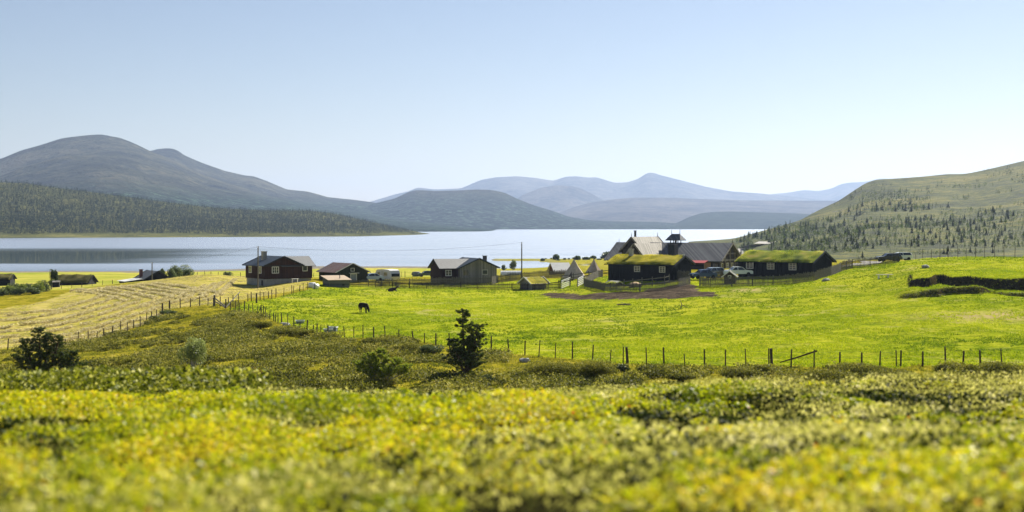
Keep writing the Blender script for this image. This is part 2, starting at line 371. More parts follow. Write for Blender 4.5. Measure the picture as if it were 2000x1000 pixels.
def ground_mat():
    s = NT('ground'); P = s.pos(obj=False)
    za = s.n('Attribute', attribute_name='zone'); sp = s.n('SeparateXYZ', {0: (za, 1)}); fa = s.n('Attribute', attribute_name='far')
    na = s.n('Attribute', attribute_name='near')
    nb = s.noise(P, .06, 5, .6); nm = s.noise(P, .5, 5, .7); nf = s.noise(P, 3.2, 5, .75)
    # meadow
    m1 = s.ramp(s.math('ADD', s.math('MULTIPLY', nb, .5), s.math('MULTIPLY', nm, .5)), [(.36, (.15, .22, .008)), (.48, (.29, .34, .012)), (.60, (.43, .43, .03))])
    m2 = s.mix(s.ramp(nf, [(.35, (1, 1, 1)), (.5, (0, 0, 0))]), m1, (.07, .10, .002))
    m2 = s.mix(s.ramp(nf, [(.58, (0, 0, 0)), (.72, (.7, .7, .7))]), m2, (.50, .48, .09))
    dp = s.noise(P, .11, 5, .7, .6); m2 = s.mix(s.ramp(dp, [(.56, (0, 0, 0)), (.68, (.75, .75, .75))]), m2, (.44, .39, .13))
    dk = s.noise(P, .2, 4, .75, .4); m2 = s.mix(s.ramp(dk, [(.36, (.7, .7, .7)), (.46, (0, 0, 0))]), m2, (.12, .17, .012))
    m2 = s.mix((s.n('Attribute', attribute_name='dry'), 2), m2, (.46, .36, .17))
    # hay
    h1 = s.ramp(nm, [(.3, (.22, .25, .02)), (.42, (.38, .34, .05)), (.58, (.50, .41, .13)), (.75, (.55, .46, .18))])
    h1 = s.mix(s.ramp(nf, [(.3, (.8, .8, .8)), (.42, (0, 0, 0))]), h1, (.15, .14, .03))
    # heath
    e1 = s.ramp(s.math('ADD', s.math('MULTIPLY', nm, .7), s.math('MULTIPLY', nf, .3)), [(.36, (.08, .08, .010)), (.46, (.19, .18, .012)), (.55, (.32, .27, .02)), (.66, (.48, .38, .07))])
    # far fields
    f1 = s.ramp(nb, [(.3, (.2, .27, .03)), (.45, (.36, .36, .05)), (.65, (.48, .42, .09))])
    f1 = s.mix(s.ramp(nm, [(.5, (0, 0, 0)), (.7, (.6, .6, .6))]), f1, (.22, .22, .07))
    so_ = s.ramp(s.math('ADD', s.math('MULTIPLY', nm, .5), s.math('MULTIPLY', nf, .5)), [(.38, (.035, .028, .022)), (.52, (.085, .066, .048)), (.66, (.22, .17, .11))])
    n_ = s.ramp(nf, [(.35, (.01, .010, .005)), (.55, (.03, .03, .01)), (.72, (.10, .08, .035))])  # near ground darkened to deepen the shade between the shrubs
    # lake shore gravel by height
    g = s.n('NewGeometry'); gz = s.n('SeparateXYZ', {0: (g, 0)})
    shore = s.math('LESS_THAN', (gz, 2), s.math('ADD', s.math('MULTIPLY', nm, .5), -14.85))
    c = s.mix((fa, 2), e1, f1)
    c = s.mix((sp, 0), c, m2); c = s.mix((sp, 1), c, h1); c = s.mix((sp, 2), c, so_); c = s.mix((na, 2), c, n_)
    c = s.mix(s.math('MULTIPLY', shore, (fa, 2)), c, (.22, .20, .16))
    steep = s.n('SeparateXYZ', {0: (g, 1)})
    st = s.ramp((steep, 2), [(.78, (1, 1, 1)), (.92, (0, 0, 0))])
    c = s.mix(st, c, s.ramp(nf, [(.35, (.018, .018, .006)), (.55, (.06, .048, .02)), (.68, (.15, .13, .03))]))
    bh = s.math('ADD', nm, s.math('MULTIPLY', nf, .8))
    return s.surf(c, 1., bh, .9, .4, .0)
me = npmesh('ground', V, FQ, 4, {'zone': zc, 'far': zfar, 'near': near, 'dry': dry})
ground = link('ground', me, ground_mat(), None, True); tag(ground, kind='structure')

# ------------------------------------------------------------------ lake
def water_mat():
    s = NT('lake_water'); P = s.pos(obj=False)
    # wind-ruffled and calm stretches of water
    bands = s.noise(s.n('Mapping', {'Vector': (P, 0), 'Scale': (.0007, .005, 1)}), 1., 3, .5)
    g = s.n('NewGeometry'); sx = s.n('SeparateXYZ', {0: (g, 0)})
    yy = s.math('ADD', (sx, 1), s.math('MULTIPLY', bands, 150.))
    xm = s.ramp(s.math('ADD', s.math('MULTIPLY', (sx, 0), -1 / 400.), s.math('MULTIPLY', bands, .3)), [(.42, (0, 0, 0)), (.62, (1, 1, 1))])
    calm = s.ramp(s.math('MULTIPLY', yy, 1 / 2000.), [(.312, (0, 0, 0)), (.33, (.92, .92, .92)), (.37, (1, 1, 1)), (.43, (.9, .9, .9)), (.53, (0, 0, 0)), (1., (0, 0, 0))])
    s2 = s.noise(s.n('Mapping', {'Vector': (P, 0), 'Scale': (.0012, .02, 1)}), 1., 4, .6)
    rr = s.ramp(s2, [(.35, (.17, .17, .17)), (.65, (.27, .27, .27))])
    rough = s.mix(s.math('MULTIPLY', calm, xm), rr, (.03, .03, .03))
    rip = s.noise(s.n('Mapping', {'Vector': (P, 0), 'Scale': (.25, .9, 1)}), 1., 4, .6)
    gl = s.n('BsdfGlossy', {'Color': (1, 1, 1, 1)}, distribution='MULTI_GGX'); s.L.new(rough.outputs[2], gl.inputs['Roughness'])
    b = s.n('Bump', {'Strength': .05, 'Distance': .03}); s.L.new(rip.outputs[0], b.inputs['Height']); s.L.new(b.outputs[0], gl.inputs['Normal'])
    di = s.n('BsdfDiffuse', {'Color': (.03, .06, .08, 1)}); fr = s.n('Fresnel', {'IOR': 1.33})
    p = s.n('MixShader', {0: fr, 1: di, 2: gl})
    s.L.new(p.outputs[0], s.out.inputs[0]); return s.m
me = npmesh('lake_water', [(-9000, 330, LAKE), (9000, 330, LAKE), (9000, 17500, LAKE), (-9000, 17500, LAKE)], [(0, 1, 2, 3)], 4)
tag(link('lake_water', me, water_mat()), kind='structure')

# ------------------------------------------------------------------ hills and mountains
def hill_mat(name, stops, noise_sc, forest=None, forest_z=0, rock=None, bump=6., fine=None):
    s = NT(name); P = s.pos(obj=False)
    nb = s.noise(P, noise_sc, 6, .65, .5); nf = s.noise(P, noise_sc * 7, 6, .75, .8); nh = s.noise(P, noise_sc * 26, 4, .75)
    c = s.ramp(s.math('ADD', s.math('ADD', s.math('MULTIPLY', nb, .45), s.math('MULTIPLY', nf, .35)), s.math('MULTIPLY', nh, .2)), stops)
    if forest:
        g = s.n('NewGeometry'); gz = s.n('SeparateXYZ', {0: (g, 0)})
        k = s.math('SUBTRACT', (gz, 2), s.math('MULTIPLY', nb, forest_z * 1.2))
        m = s.ramp(s.math('MULTIPLY', k, 1. / forest_z), [(.0, (1, 1, 1)), (.45, (0, 0, 0))])
        nt_ = s.noise(P, fine or .03, 4, .8)
        fc = s.ramp(nt_, [(.42, tuple(x * .35 for x in forest)), (.52, forest), (.62, tuple(x * 3.6 for x in forest))])
        c = s.mix(m, c, fc)
    if rock:
        nr_ = s.noise(P, noise_sc * 2.3, 5, .7, .8)
        c = s.mix(s.ramp(nr_, [(.60, (0, 0, 0)), (.68, (1, 1, 1))]), c, rock)
    return s.surf(c, .95, s.math('ADD', nb, s.math('MULTIPLY', nf, .5)), .9, bump, .0)
def hill(name, sil, dc, df, back, mat, p=.8, relief=.12, n=(260, 90), seed=1, zfront=None, px0=None, px1=None, rsc=6., hfun=None, front_py=None):
    """ridge whose crest stands at depth dc(px) and whose foot is at depth df(px)"""
    xs = [a for a, b in sil]; ys = [b for a, b in sil]
    pxs = np.linspace(px0 if px0 is not None else xs[0], px1 if px1 is not None else xs[-1], n[0])
    Scr = np.interp(pxs, xs, ys)
    k = np.array([.25, .5, .25])
    for _ in range(3): Scr = np.convolve(np.pad(Scr, 1, mode='edge'), k, 'valid')
    dcs = np.array([dc(q) for q in pxs]); dfs = np.array([df(q) for q in pxs])
    t = np.concatenate([np.linspace(0, 1, n[1]), 1 + np.linspace(0, 1, 14)[1:]])
    PX, T = np.meshgrid(pxs, t)
    Dc = np.tile(dcs, (len(t), 1)); Df = np.tile(dfs, (len(t), 1)); SC = np.tile(Scr, (len(t), 1))
    D = np.where(T <= 1, Df + (Dc - Df) * T, Dc + (T - 1) * back)
    zc_ = -(SC - HOR) / F * Dc
    zf_ = zfront if zfront is not None else LAKE - 1.
    if front_py is not None: zf_ = -(np.tile(np.array([front_py(q) for q in pxs]), (len(t), 1)) - HOR) / F * Df
    tt = np.clip(T, 0, 1)
    # interpolate in seen angle so the crest is the skyline
    a0 = zf_ / Df; a1 = zc_ / Dc
    ang = a0 + (a1 - a0) * tt ** p
    Z = ang * D
    X = (PX - 1000) / F * D
    span = Dc - Df
    nz = fbm(X / span * rsc, D / span * rsc, seed, 5) - .5
    ridg = np.abs(fbm(X / span * rsc * .6, D / span * rsc * .6, seed + 5, 4) - .5)
    env = (tt * (1 - tt) * 4) ** .8
    Z = Z + (nz * 1.2 - ridg * 1.2 + .12) * relief * np.maximum(zc_ - zf_, 5) * env
    Z = np.where(T > 1, zc_ - (zc_ - (LAKE - 5)) * sstep((T - 1) * .9) , Z)
    nr_, nc_ = X.shape; ix = np.arange(nr_ * nc_).reshape(nr_, nc_)
    fq = np.stack([ix[:-1, :-1], ix[:-1, 1:], ix[1:, 1:], ix[1:, :-1]], -1).reshape(-1, 4)
    me = npmesh(name, np.stack([X.ravel(), D.ravel(), Z.ravel()], 1), fq, 4)
    o = link(name, me, mat, None, True); tag(o, kind='structure')
    def sample(pxv, tv):
        fi = np.clip((pxv - pxs[0]) / (pxs[-1] - pxs[0]) * (len(pxs) - 1), 0, len(pxs) - 1.001)
        fj = np.clip(tv * (n[1] - 1), 0, n[1] - 1.001); i = fi.astype(int); j = fj.astype(int); a = (fi - i); b = (fj - j)
        g_ = lambda A: (A[j, i] * (1 - a) + A[j, i + 1] * a) * (1 - b) + (A[j + 1, i] * (1 - a) + A[j + 1, i + 1] * a) * b
        return np.stack([g_(X), g_(D), g_(Z)], 1)
    return o, sample
C = lambda v: (lambda q: v)
moor = [(.40, (.010, .014, .022)), (.46, (.035, .036, .028)), (.51, (.055, .060, .042)), (.58, (.12, .11, .072))]
M_ridge = hill_mat('forest_floor', [(.3, (.03, .038, .014)), (.5, (.08, .085, .03)), (.66, (.24, .22, .07))], .02, bump=1.)
M_mtn = hill_mat('moorland_left', moor, .0022, forest=(.022, .036, .022), forest_z=130, rock=(.05, .055, .06), bump=60.)
M_mid = hill_mat('moorland_middle', moor, .003, forest=(.02, .032, .022), forest_z=150, rock=(.045, .05, .05), bump=45.)
M_far = hill_mat('moorland_far', [(.42, (.03, .035, .045)), (.56, (.14, .125, .11))], .0012, bump=40.)
M_isl = hill_mat('forest_island', [(.42, (.008, .014, .010)), (.58, (.035, .05, .03))], .02, bump=4.)
hill('left_mountain', [(-1100,360),(-600,335),(-200,322),(-60,318),(0,311),(40,294),(80,283),(120,270),(160,265),(185,263),(200,262),(215,266),(235,269),(265,281),(285,291),(297,297),(320,305),(345,316),(375,331),(400,343),(430,352),(470,363),(520,378),(580,392),(660,405),(760,420),(900,440),(1000,449)],
     C(6000), C(3300), 2500, M_mtn, p=.72, relief=.22, seed=3, n=(420, 130), rsc=5)
hill('rear_mountain', [(100,350),(200,330),(255,305),(280,297),(297,294),(308,291),(325,289.5),(337,290),(347,294),(360,303),(380,312),(400,320),(440,334),(480,343),(495,344),(520,353),(560,370),(600,374),(620,379),(640,385),(690,390),(728,395),(780,407),(900,438),(1000,448)],
     C(6900), C(4600), 2500, M_mtn, p=.8, relief=.18, seed=5, n=(420, 110), rsc=5)
hill('middle_mountain', [(640,440),(690,420),(728,398),(770,388),(800,374),(815,371),(850,373),(890,372),(930,370),(960,371),(985,376),(1010,388),(1040,400),(1080,412),(1110,423),(1150,430),(1200,432),(1280,433),(1340,437),(1500,441),(1700,440)],
     C(6400), C(5250), 2500, M_mid, p=.8, relief=.2, seed=9, n=(300, 90), rsc=4)
hill('wooded_island', [(1290,441),(1320,436),(1345,424),(1370,416),(1400,413.5),(1430,413),(1500,415),(1560,417),(1640,420),(1900,424)],
     C(6300), C(5400), 900, M_isl, p=.7, relief=.1, seed=12, n=(200, 40))
hill('foothill', [(1040,440),(1080,420),(1110,408),(1150,396),(1200,389),(1240,386),(1300,386),(1380,389),(1450,391),(1560,392),(1640,392),(1800,395),(2200,398)],
     C(9000), C(6800), 1500, M_far, p=.8, relief=.1, seed=15, n=(200, 50))
hill('blue_hill', [(960,420),(1000,396),(1020,381),(1045,371),(1060,366),(1085,362),(1115,363),(1135,368),(1155,378),(1180,392),(1230,410)],
     C(10500), C(9300), 900, M_far, p=.8, relief=.08, seed=18, n=(120, 40))
hill('far_mountains', [(660,410),(720,395),(770,380),(800,373),(815,366),(850,370),(900,368),(940,351),(970,346),(1010,344),(1050,348),(1080,353),(1105,345),(1125,344),(1150,347),(1165,346),(1200,357),(1225,356),(1245,350),(1265,337),(1275,337),(1290,342),(1330,352),(1380,365),(1430,374),(1475,377),(1520,381),(1700,400),(1900,420)],
     C(13500), C(10800), 1500, M_far, p=.8, relief=.1, seed=22, n=(420, 60), rsc=7)
hill('distant_plateau', [(1380,420),(1450,395),(1500,380),(1540,376),(1570,371),(1600,373),(1625,368),(1640,360),(1655,357),(1690,355),(1722,348),(1740,350),(1850,355),(2100,380)],
     C(15500), C(12500), 1200, M_far, p=.8, relief=.08, seed=25, n=(200, 40))
rd = lambda q: float(np.interp(q, [-900, 0, 400, 700, 860, 905], [1600, 1667, 1790, 1900, 2300, 2500]))
ridge, ridge_s = hill('forest_ridge', [(-900,310),(-300,345),(0,356),(50,358),(120,368),(200,378),(280,389),(350,398),(400,404),(450,408),(520,411),(600,411),(650,417),(700,428),(760,441),(800,450),(830,456),(860,458.2),(905,459.5)],
     lambda q: rd(q) + float(np.interp(q, [0, 700, 905], [900, 700, 60])), lambda q: rd(q) - 15, 800, M_ridge, p=.9, relief=.05, seed=31, n=(260, 60))
# right-hand hill
s = NT('hillside'); P = s.pos(obj=False)
nb = s.noise(P, .012, 6, .65, .6); nf = s.noise(P, .12, 5, .7); nn_ = s.noise(P, .6, 4, .7)
c = s.ramp(s.math('ADD', s.math('MULTIPLY', nb, .5), s.math('MULTIPLY', nf, .5)), [(.40, (.008, .015, .002)), (.46, (.034, .046, .004)), (.52, (.075, .086, .006)), (.60, (.165, .14, .02))])
c = s.mix(s.ramp(nn_, [(.35, (.75, .75, .75)), (.5, (0, 0, 0))]), c, (.06, .065, .02))
rk = s.noise(P, .02, 5, .7, 1.)
c = s.mix(s.ramp(rk, [(.63, (0, 0, 0)), (.68, (.9, .9, .9))]), c, (.09, .085, .075))
M_hillside = s.surf(c, .95, s.math('ADD', nf, s.math('MULTIPLY', nn_, .4)), .8, 2., .1)
rsil = [(1345,482),(1400,477),(1430,471),(1445,466),(1470,457),(1500,448),(1530,440),(1560,431),(1585,418),(1600,410),(1640,391),(1665,374),(1690,358),(1710,351),(1725,350),(1760,348),(1800,345),(1850,340),(1880,340),(1900,337),(1950,326),(2000,314),(2100,298),(2300,270),(2900,240)]
hillside, hill_s = hill('hillside', rsil, lambda q: float(np.interp(q, [1345, 1500, 1700, 2900], [900, 1000, 1350, 1500])), C(345), 1200, M_hillside, p=.95, relief=.16, seed=44, n=(420, 260), rsc=6,
     front_py=lambda q: float(np.interp(q, [1345, 1440, 1480, 1520, 2900], [560, 545, 520, 515, 513])))
# haze: the air itself
s = NT('haze_air'); pv = s.n('VolumePrincipled', {'Color': (*HAZE_COL, 1), 'Density': HAZE_D, 'Anisotropy': HAZE_G})
s.L.new(pv.outputs[0], s.out.inputs[1])
mb = MB(); mb.box(-9500, 9500, -400, 18500, -48, 570)
tag(mb.build('haze', s.m), kind='stuff')
# ------------------------------------------------------------------ building kit
def T(x, y, z, rz=0.): return Matrix.Translation((x, y, z)) @ Matrix.Rotation(R(rz), 4, 'Z')
def walls_bm(L, W, z0, ze, zr, M=None):
    """gabled box, ridge along X"""
    m = MB(); l = L / 2; w = W / 2
    m.add([(-l,-w,z0),(-l,w,z0),(-l,w,ze),(-l,0,zr),(-l,-w,ze),(l,-w,z0),(l,w,z0),(l,w,ze),(l,0,zr),(l,-w,ze)],
          [(0,4,3,2,1),(5,6,7,8,9),(0,5,9,4),(1,2,7,6),(0,1,6,5),(4,9,8,3),(3,8,7,2)], M)
    return m
def roof_bm(L, W, ze, zr, oe=.4, og=.35, th=.12, M=None, lift=.03, m=None):
    m = m or MB(); l = L / 2 + og; w = W / 2 + oe; s = (zr - ze) / (W / 2); zr = zr + lift; ze2 = zr - s * w
    sec = [(-w, ze2), (0, zr), (w, ze2), (w, ze2 + th), (0, zr + th), (-w, ze2 + th)]
    vs = [(-l, y, z) for y, z in sec] + [(l, y, z) for y, z in sec]
    m.add(vs, [(0,1,4,5),(1,2,3,4),(6,11,10,7),(7,10,9,8),(5,4,10,11),(4,3,9,10),(0,6,7,1),(1,7,8,2),(0,5,11,6),(2,8,9,3)], M)
    return m
class _Ends:
    def __init__(s, l): s.l = l
    def build(s, n, m, par):
        for q in s.l: q.build(n, m, par)
def barge_bm(L, W, ze, zr, oe, og, M=None, h=.22, t=.05, ends=(-1, 1), lift=.03):
    return _Ends([_barge(L, W, ze, zr, oe, og, M, h, t, (e,), lift) for e in ends])
def _barge(L, W, ze, zr, oe, og, M, h, t, ends, lift):
    m = MB(); s = (zr - ze) / (W / 2); w = W / 2 + oe + .03; zt = zr + lift + .09
    for e in ends:
        x = e * (L / 2 + og + .03)
        for sg in (-1, 1):
            m.beam((x, 0, zt), (x, sg * w, zt - s * w), t, h, M)
    return m
def window(par, M, w, h, fm, cols=2, rows=1, fw=.09, lab=None, proud=.05):
    m = MB(); y0 = -proud; y1 = .02
    m.box(-w/2 - fw, w/2 + fw, y0, y1, -h/2 - fw, -h/2, M); m.box(-w/2 - fw, w/2 + fw, y0, y1, h/2, h/2 + fw, M)
    m.box(-w/2 - fw, -w/2, y0, y1, -h/2, h/2, M); m.box(w/2, w/2 + fw, y0, y1, -h/2, h/2, M)
    for i in range(1, cols):
        x = -w/2 + w * i / cols; m.box(x - .035, x + .035, y0 + .01, y1 - .01, -h/2, h/2, M)
    for i in range(1, rows):
        z = -h/2 + h * i / rows; m.box(-w/2, w/2, y0 + .015, y1 - .015, z - .02, z + .02, M)
    f = m.build('window', fm, par)
    if lab: f['label'] = lab
    MB().box(-w/2, w/2, -.02, .005, -h/2, h/2, M).build('pane', GLASS, f)
    return f
def door(par, M, w, h, dm, fm, canopy=None):
    m = MB(); fw = .1
    m.box(-w/2 - fw, -w/2, -.06, .01, 0, h + fw, M); m.box(w/2, w/2 + fw, -.06, .01, 0, h + fw, M); m.box(-w/2, w/2, -.06, .01, h, h + fw, M)
    if canopy: m.box(-canopy/2, canopy/2, -.45, .01, h + fw + .05, h + fw + .13, M)
    f = m.build('door_frame', fm, par)
    d = MB().box(-w/2, w/2, -.035, .005, 0, h, M).build('door', dm, par)
    return d
def chimney(par, x, y, z0, z1, m, w=.7, cap=True):
    b = MB(); b.box(x - w/2, x + w/2, y - w/2, y + w/2, z0, z1)
    c = b.build('chimney', m, par)
    if cap: MB().box(x - w/2 - .07, x + w/2 + .07, y - w/2 - .07, y + w/2 + .07, z1 + .003, z1 + .12).build('chimney_cap', m, c)
    return c
# blades / leaves ------------------------------------------------
def blades(P, h, w, lean=.35, tint=None, seed=1, segtip=True):
    r = np.random.default_rng(seed); n = len(P); a = r.random(n) * 2 * np.pi
    dx = np.cos(a) * w / 2; dy = np.sin(a) * w / 2
    h = h * (.6 + .8 * r.random(n)); l = lean * h; b = r.random(n) * 2 * np.pi
    V = np.empty((n, 3, 3)); V[:, 0] = P; V[:, 1] = P; V[:, 2] = P
    V[:, 0, 0] -= dx; V[:, 0, 1] -= dy; V[:, 1, 0] += dx; V[:, 1, 1] += dy
    V[:, 2, 0] += np.cos(b) * l; V[:, 2, 1] += np.sin(b) * l; V[:, 2, 2] += h
    t = np.clip((tint if tint is not None else r.random(n)), 0, 1)
    return V.reshape(-1, 3), np.repeat(t, 3)
def leaves(P, size, tint=None, seed=1, flat=0.):
    """one small triangle-pair leaf (diamond) per point, random orientation"""
    r = np.random.default_rng(seed); n = len(P)
    u = r.normal(size=(n, 3)); u /= np.linalg.norm(u, axis=1)[:, None]
    v = r.normal(size=(n, 3)); 
    if flat: u[:, 2] *= (1 - flat); v[:, 2] *= (1 - flat)
    v -= u * (u * v).sum(1)[:, None] / (u * u).sum(1)[:, None]; v /= np.linalg.norm(v, axis=1)[:, None]
    s = (size * (.6 + .8 * r.random(n)))[:, None]
    V = np.stack([P - u * s * .6, P + v * s * .36, P + u * s * .6, P - v * s * .36], 1)
    t = np.clip((tint if tint is not None else r.random(n)), 0, 1)
    return V.reshape(-1, 3), np.repeat(t, 4)
def mesh_of(name, V, t, nper):
    return npmesh(name, V, np.arange(len(V)).reshape(-1, nper), nper, {'tint': t})
def turf_part(par, L, W, ze, zr, oe, og, th, mat, M=None, dens=70, bh=.22, seed=3, name='turf'):
    """thick uneven sod over both slopes with grass standing on it"""
    s = (zr - ze) / (W / 2); l = L / 2 + og; w = W / 2 + oe
    nx = max(8, int(L / .35)); ny = 25
    xs = np.linspace(-l, l, nx); ys = np.linspace(-w, w, ny); Xg, Yg = np.meshgrid(xs, ys)
    ex = np.minimum(1, (l - np.abs(Xg)) / .5); ey = np.minimum(1, (w - np.abs(Yg)) / .45)
    e = np.sqrt(np.clip(np.minimum(ex, ey), 0, 1))
    rid = np.sqrt(Yg ** 2 + .25) - .0
    Zg = zr - s * rid + .03 + th * e + (fbm(Xg * 1.1 + seed, Yg * 1.1, seed, 3) - .5) * .22 * e
    V = np.stack([Xg, Yg, Zg], -1).reshape(-1, 3)
    Bt = V.copy(); Bt[:, 2] = (zr - s * np.abs(Yg) + .034).ravel()
    ix = np.arange(nx * ny).reshape(ny, nx); q = []
    A, B_, C_, D_ = ix[:-1, :-1].ravel(), ix[:-1, 1:].ravel(), ix[1:, 1:].ravel(), ix[1:, :-1].ravel()
    tr = np.concatenate([np.stack([A, B_, C_], 1), np.stack([A, C_, D_], 1)])
    n0 = len(V)
    loop = list(ix[0, :]) + list(ix[1:, -1]) + list(ix[-1, :-1][::-1]) + list(ix[1:-1, 0][::-1])
    sk = []
    for i in range(len(loop)):
        a, b = loop[i], loop[(i + 1) % len(loop)]; sk += [(a, a + n0, b + n0), (a, b + n0, b)]
    Vs = np.concatenate([V, Bt]); tr = np.concatenate([tr, np.array(sk)])
    tt = np.clip(.45 + (fbm(Vs[:, 0] * .8, Vs[:, 1] * .8, seed + 3, 3) - .5) * 1.2, 0, 1)
    n = int(L * W * dens); r = np.random.default_rng(seed)
    fx = r.random(n) * (nx - 1.001); fy = r.random(n) * (ny - 1.001); i = fx.astype(int); j = fy.astype(int)
    Pb = V.reshape(ny, nx, 3)[j, i] * .5 + V.reshape(ny, nx, 3)[j + 1, i + 1] * .5 + (r.random((n, 3)) - .5) * [.2, .15, .02]
    tb = .5 + (fbm(Pb[:, 0] * .8, Pb[:, 1] * .8, seed + 3, 3) - .5) * 1.2 + (r.random(n) - .5) * .5
    Vb, tb2 = blades(Pb, bh, .05, .5, tb, seed)
    Va = np.concatenate([Vs, Vb]); Fa = np.concatenate([tr, np.arange(len(Vb)).reshape(-1, 3) + len(Vs)])
    if M is not None:
        Mn = np.array(M); Va = Va @ Mn[:3, :3].T + Mn[:3, 3]
    me = npmesh(name, Va, Fa, 3, {'tint': np.concatenate([tt, tb2])})
    return link(name, me, mat, par)

GLASS = NT('window_glass').surf((.03, .04, .05), .12, None, spec=.9)
WHITE = plain('white_paint', (.78, .78, .74), .5, .3, .08)
CREAM = plain('cream_paint', (.62, .60, .50), .6, .3, .12)
DARKTRIM = plain('dark_trim', (.02, .022, .025), .6, .3, .3)
CONC = plain('concrete', (.30, .30, .28), .9, .1, .25, 1.5)
BRICK = plain('dark_masonry', (.10, .09, .085), .9, .1, .35, 5)
STONE = plain('stone_grey', (.36, .35, .32), .9, .1, .35, 3, bump=.6)
BROWNWOOD = wood('brown_stained_boards', (.035, .016, .009), (.075, .034, .017), .16)
REDWOOD = wood('dark_red_boards', (.03, .012, .009), (.055, .021, .013), .16)
GREYWOOD = wood('weathered_grey_boards', (.16, .15, .13), (.42, .39, .34), .2)
BLACKWOOD = wood('black_tarred_boards', (.005, .0055, .006), (.013, .013, .013), .17, rough=.7)
GREENWOOD = wood('dark_green_boards', (.02, .026, .010), (.045, .05, .02), .15)
LODGEWOOD = wood('lodge_timber', (.03, .028, .024), (.10, .085, .065), .22, horiz=True)
PLANKROOF = wood('grey_plank_roof', (.085, .095, .11), (.24, .25, .26), .3, rough=.8, gap=.14)
FENCEWOOD = plain('weathered_fence_wood', (.13, .12, .10), .9, .15, .45, 6)
DARKPOST = plain('dark_post_wood', (.07, .055, .04), .9, .1, .4, 6)
BLUEROOF = corrugated('blue_grey_metal_roof', (.022, .035, .055), (.04, .06, .085), .25, .55, axis=0, spec=.25)
BLUEROOFY = corrugated('blue_grey_metal_roof_y', (.022, .035, .055), (.04, .06, .085), .25, .55, axis=1, spec=.25)
GREYROOFX = corrugated('grey_and_lit_metal_roof', (.07, .08, .09), (.11, .12, .13), .25, .6, axis=0, spec=.25)
RUSTROOF = corrugated('rusty_corrugated_roof', (.12, .09, .08), (.22, .16, .14), .22, .6, (.16, .075, .05), axis=1)
TANROOF = plain('tan_felt_roof', (.42, .33, .24), .85, .1, .1, 2)
PALEROOF = plain('pale_metal_roof', (.62, .62, .60), .5, .4, .1, 2)
TURF = foliage_mat('roof_turf', [(0, (.16, .17, .012)), (.35, (.38, .36, .02)), (.6, (.62, .54, .04)), (1, (.75, .64, .14))], .45, .8, .1)
TURFG = foliage_mat('green_roof_turf', [(0, (.10, .15, .014)), (.35, (.30, .38, .025)), (.6, (.50, .52, .05)), (.85, (.62, .55, .14)), (1, (.48, .30, .10))], .45, .8, .1)
TURFD = foliage_mat('dull_roof_turf', [(0, (.05, .05, .012)), (.5, (.14, .13, .03)), (1, (.26, .22, .07))], .2, .8, .1)

# ------------------------------------------------------------------ brown house on a concrete cellar
p = wp(553, 561, 250)
h = thing('brown_house', 'brown timber house with dark blue roof on concrete cellar', 'house', p, R(35))
Mm = T(0, 4.05, 0, 90)
MB().box(-3.3, 3.3, .12, 8.0, -1.8, 1.5).box(3.3, 5.7, .42, 4.8, -1.8, 1.5).build('foundation', CONC, h)
walls_bm(8.1, 6.9, 1.503, 3.85, 5.3, Mm).build('wall', BROWNWOOD, h)
walls_bm(5.8, 4.8, 1.503, 3.8, 5.24, T(2.9, 2.62, 0)).build('wall', BROWNWOOD, h)
roof_bm(8.1, 6.9, 3.85, 5.3, .45, .45, .12, Mm).build('roof', BLUEROOFY, h)
roof_bm(6.0, 4.8, 3.8, 5.24, .4, .35, .1, T(3.0, 2.62, 0)).build('roof', GREYROOFX, h)['label'] = 'side wing roof, sunlit tone put into its lighter grey'  # same metal as the main roof, paler colour for light on this slope
barge_bm(8.1, 6.9, 3.85, 5.3, .45, .45, Mm).build('barge_board', DARKTRIM, h)
MB().box(-3.4, 3.4, -.05, -.003, 3.70, 3.88).build('trim_board', DARKTRIM, h)
for yb in (2.0, 6.1): window(h, T(-3.45, yb, 3.05, -90), 1.0, 1.05, WHITE, 2)
window(h, T(-1.5, 0, 3.05), 1.15, 1.0, WHITE, 3, 2); window(h, T(4.35, .22, 3.2), .8, .75, WHITE, 1)
door(h, T(-3.3, 1.4, -.1, -90), .85, 1.35, DARKTRIM, CONC)
chimney(h, -1.45, 4.7, 4.2, 6.15, CONC, .75)
# low white garden table by the house
q = at(576, 551); q = Vector((q.x, 251, hz(q.x, 251)))
q = wp(576, 545, 249.0); q.z = hz(q.x, q.y)
t = thing('garden_table', 'small white garden table in front of the brown house', 'table', q)
MB().box(-.55, .55, -.35, .35, .66, .72).build('tabletop', WHITE, t)
for sx in (-.45, .45):
    for sy in (-.27, .27): MB().beam((sx, sy, -.1), (sx, sy, .66), .06).build('leg', WHITE, t)

# ------------------------------------------------------------------ green shed
h = thing('green_shed', 'dark green gabled shed with rusty brown corrugated roof', 'shed', wp(688, 548, 255), R(35))
Mm = T(0, 3.4, 0, 90)
walls_bm(6.8, 6.3, -.8, 1.55, 3.0, Mm).build('wall', GREENWOOD, h)
roof_bm(6.8, 6.3, 1.55, 3.0, .35, .3, .08, Mm).build('roof', RUSTROOF, h)
barge_bm(6.8, 6.3, 1.55, 3.0, .35, .3, Mm, .14).build('barge_board', PALEROOF, h)
window(h, T(.05, 0, 1.95), .6, .45, CREAM, 1)
door(h, T(.25, 0, -.2), 1.1, 1.35, plain('blue_grey_door', (.22, .26, .30), .6), WHITE, 1.9)

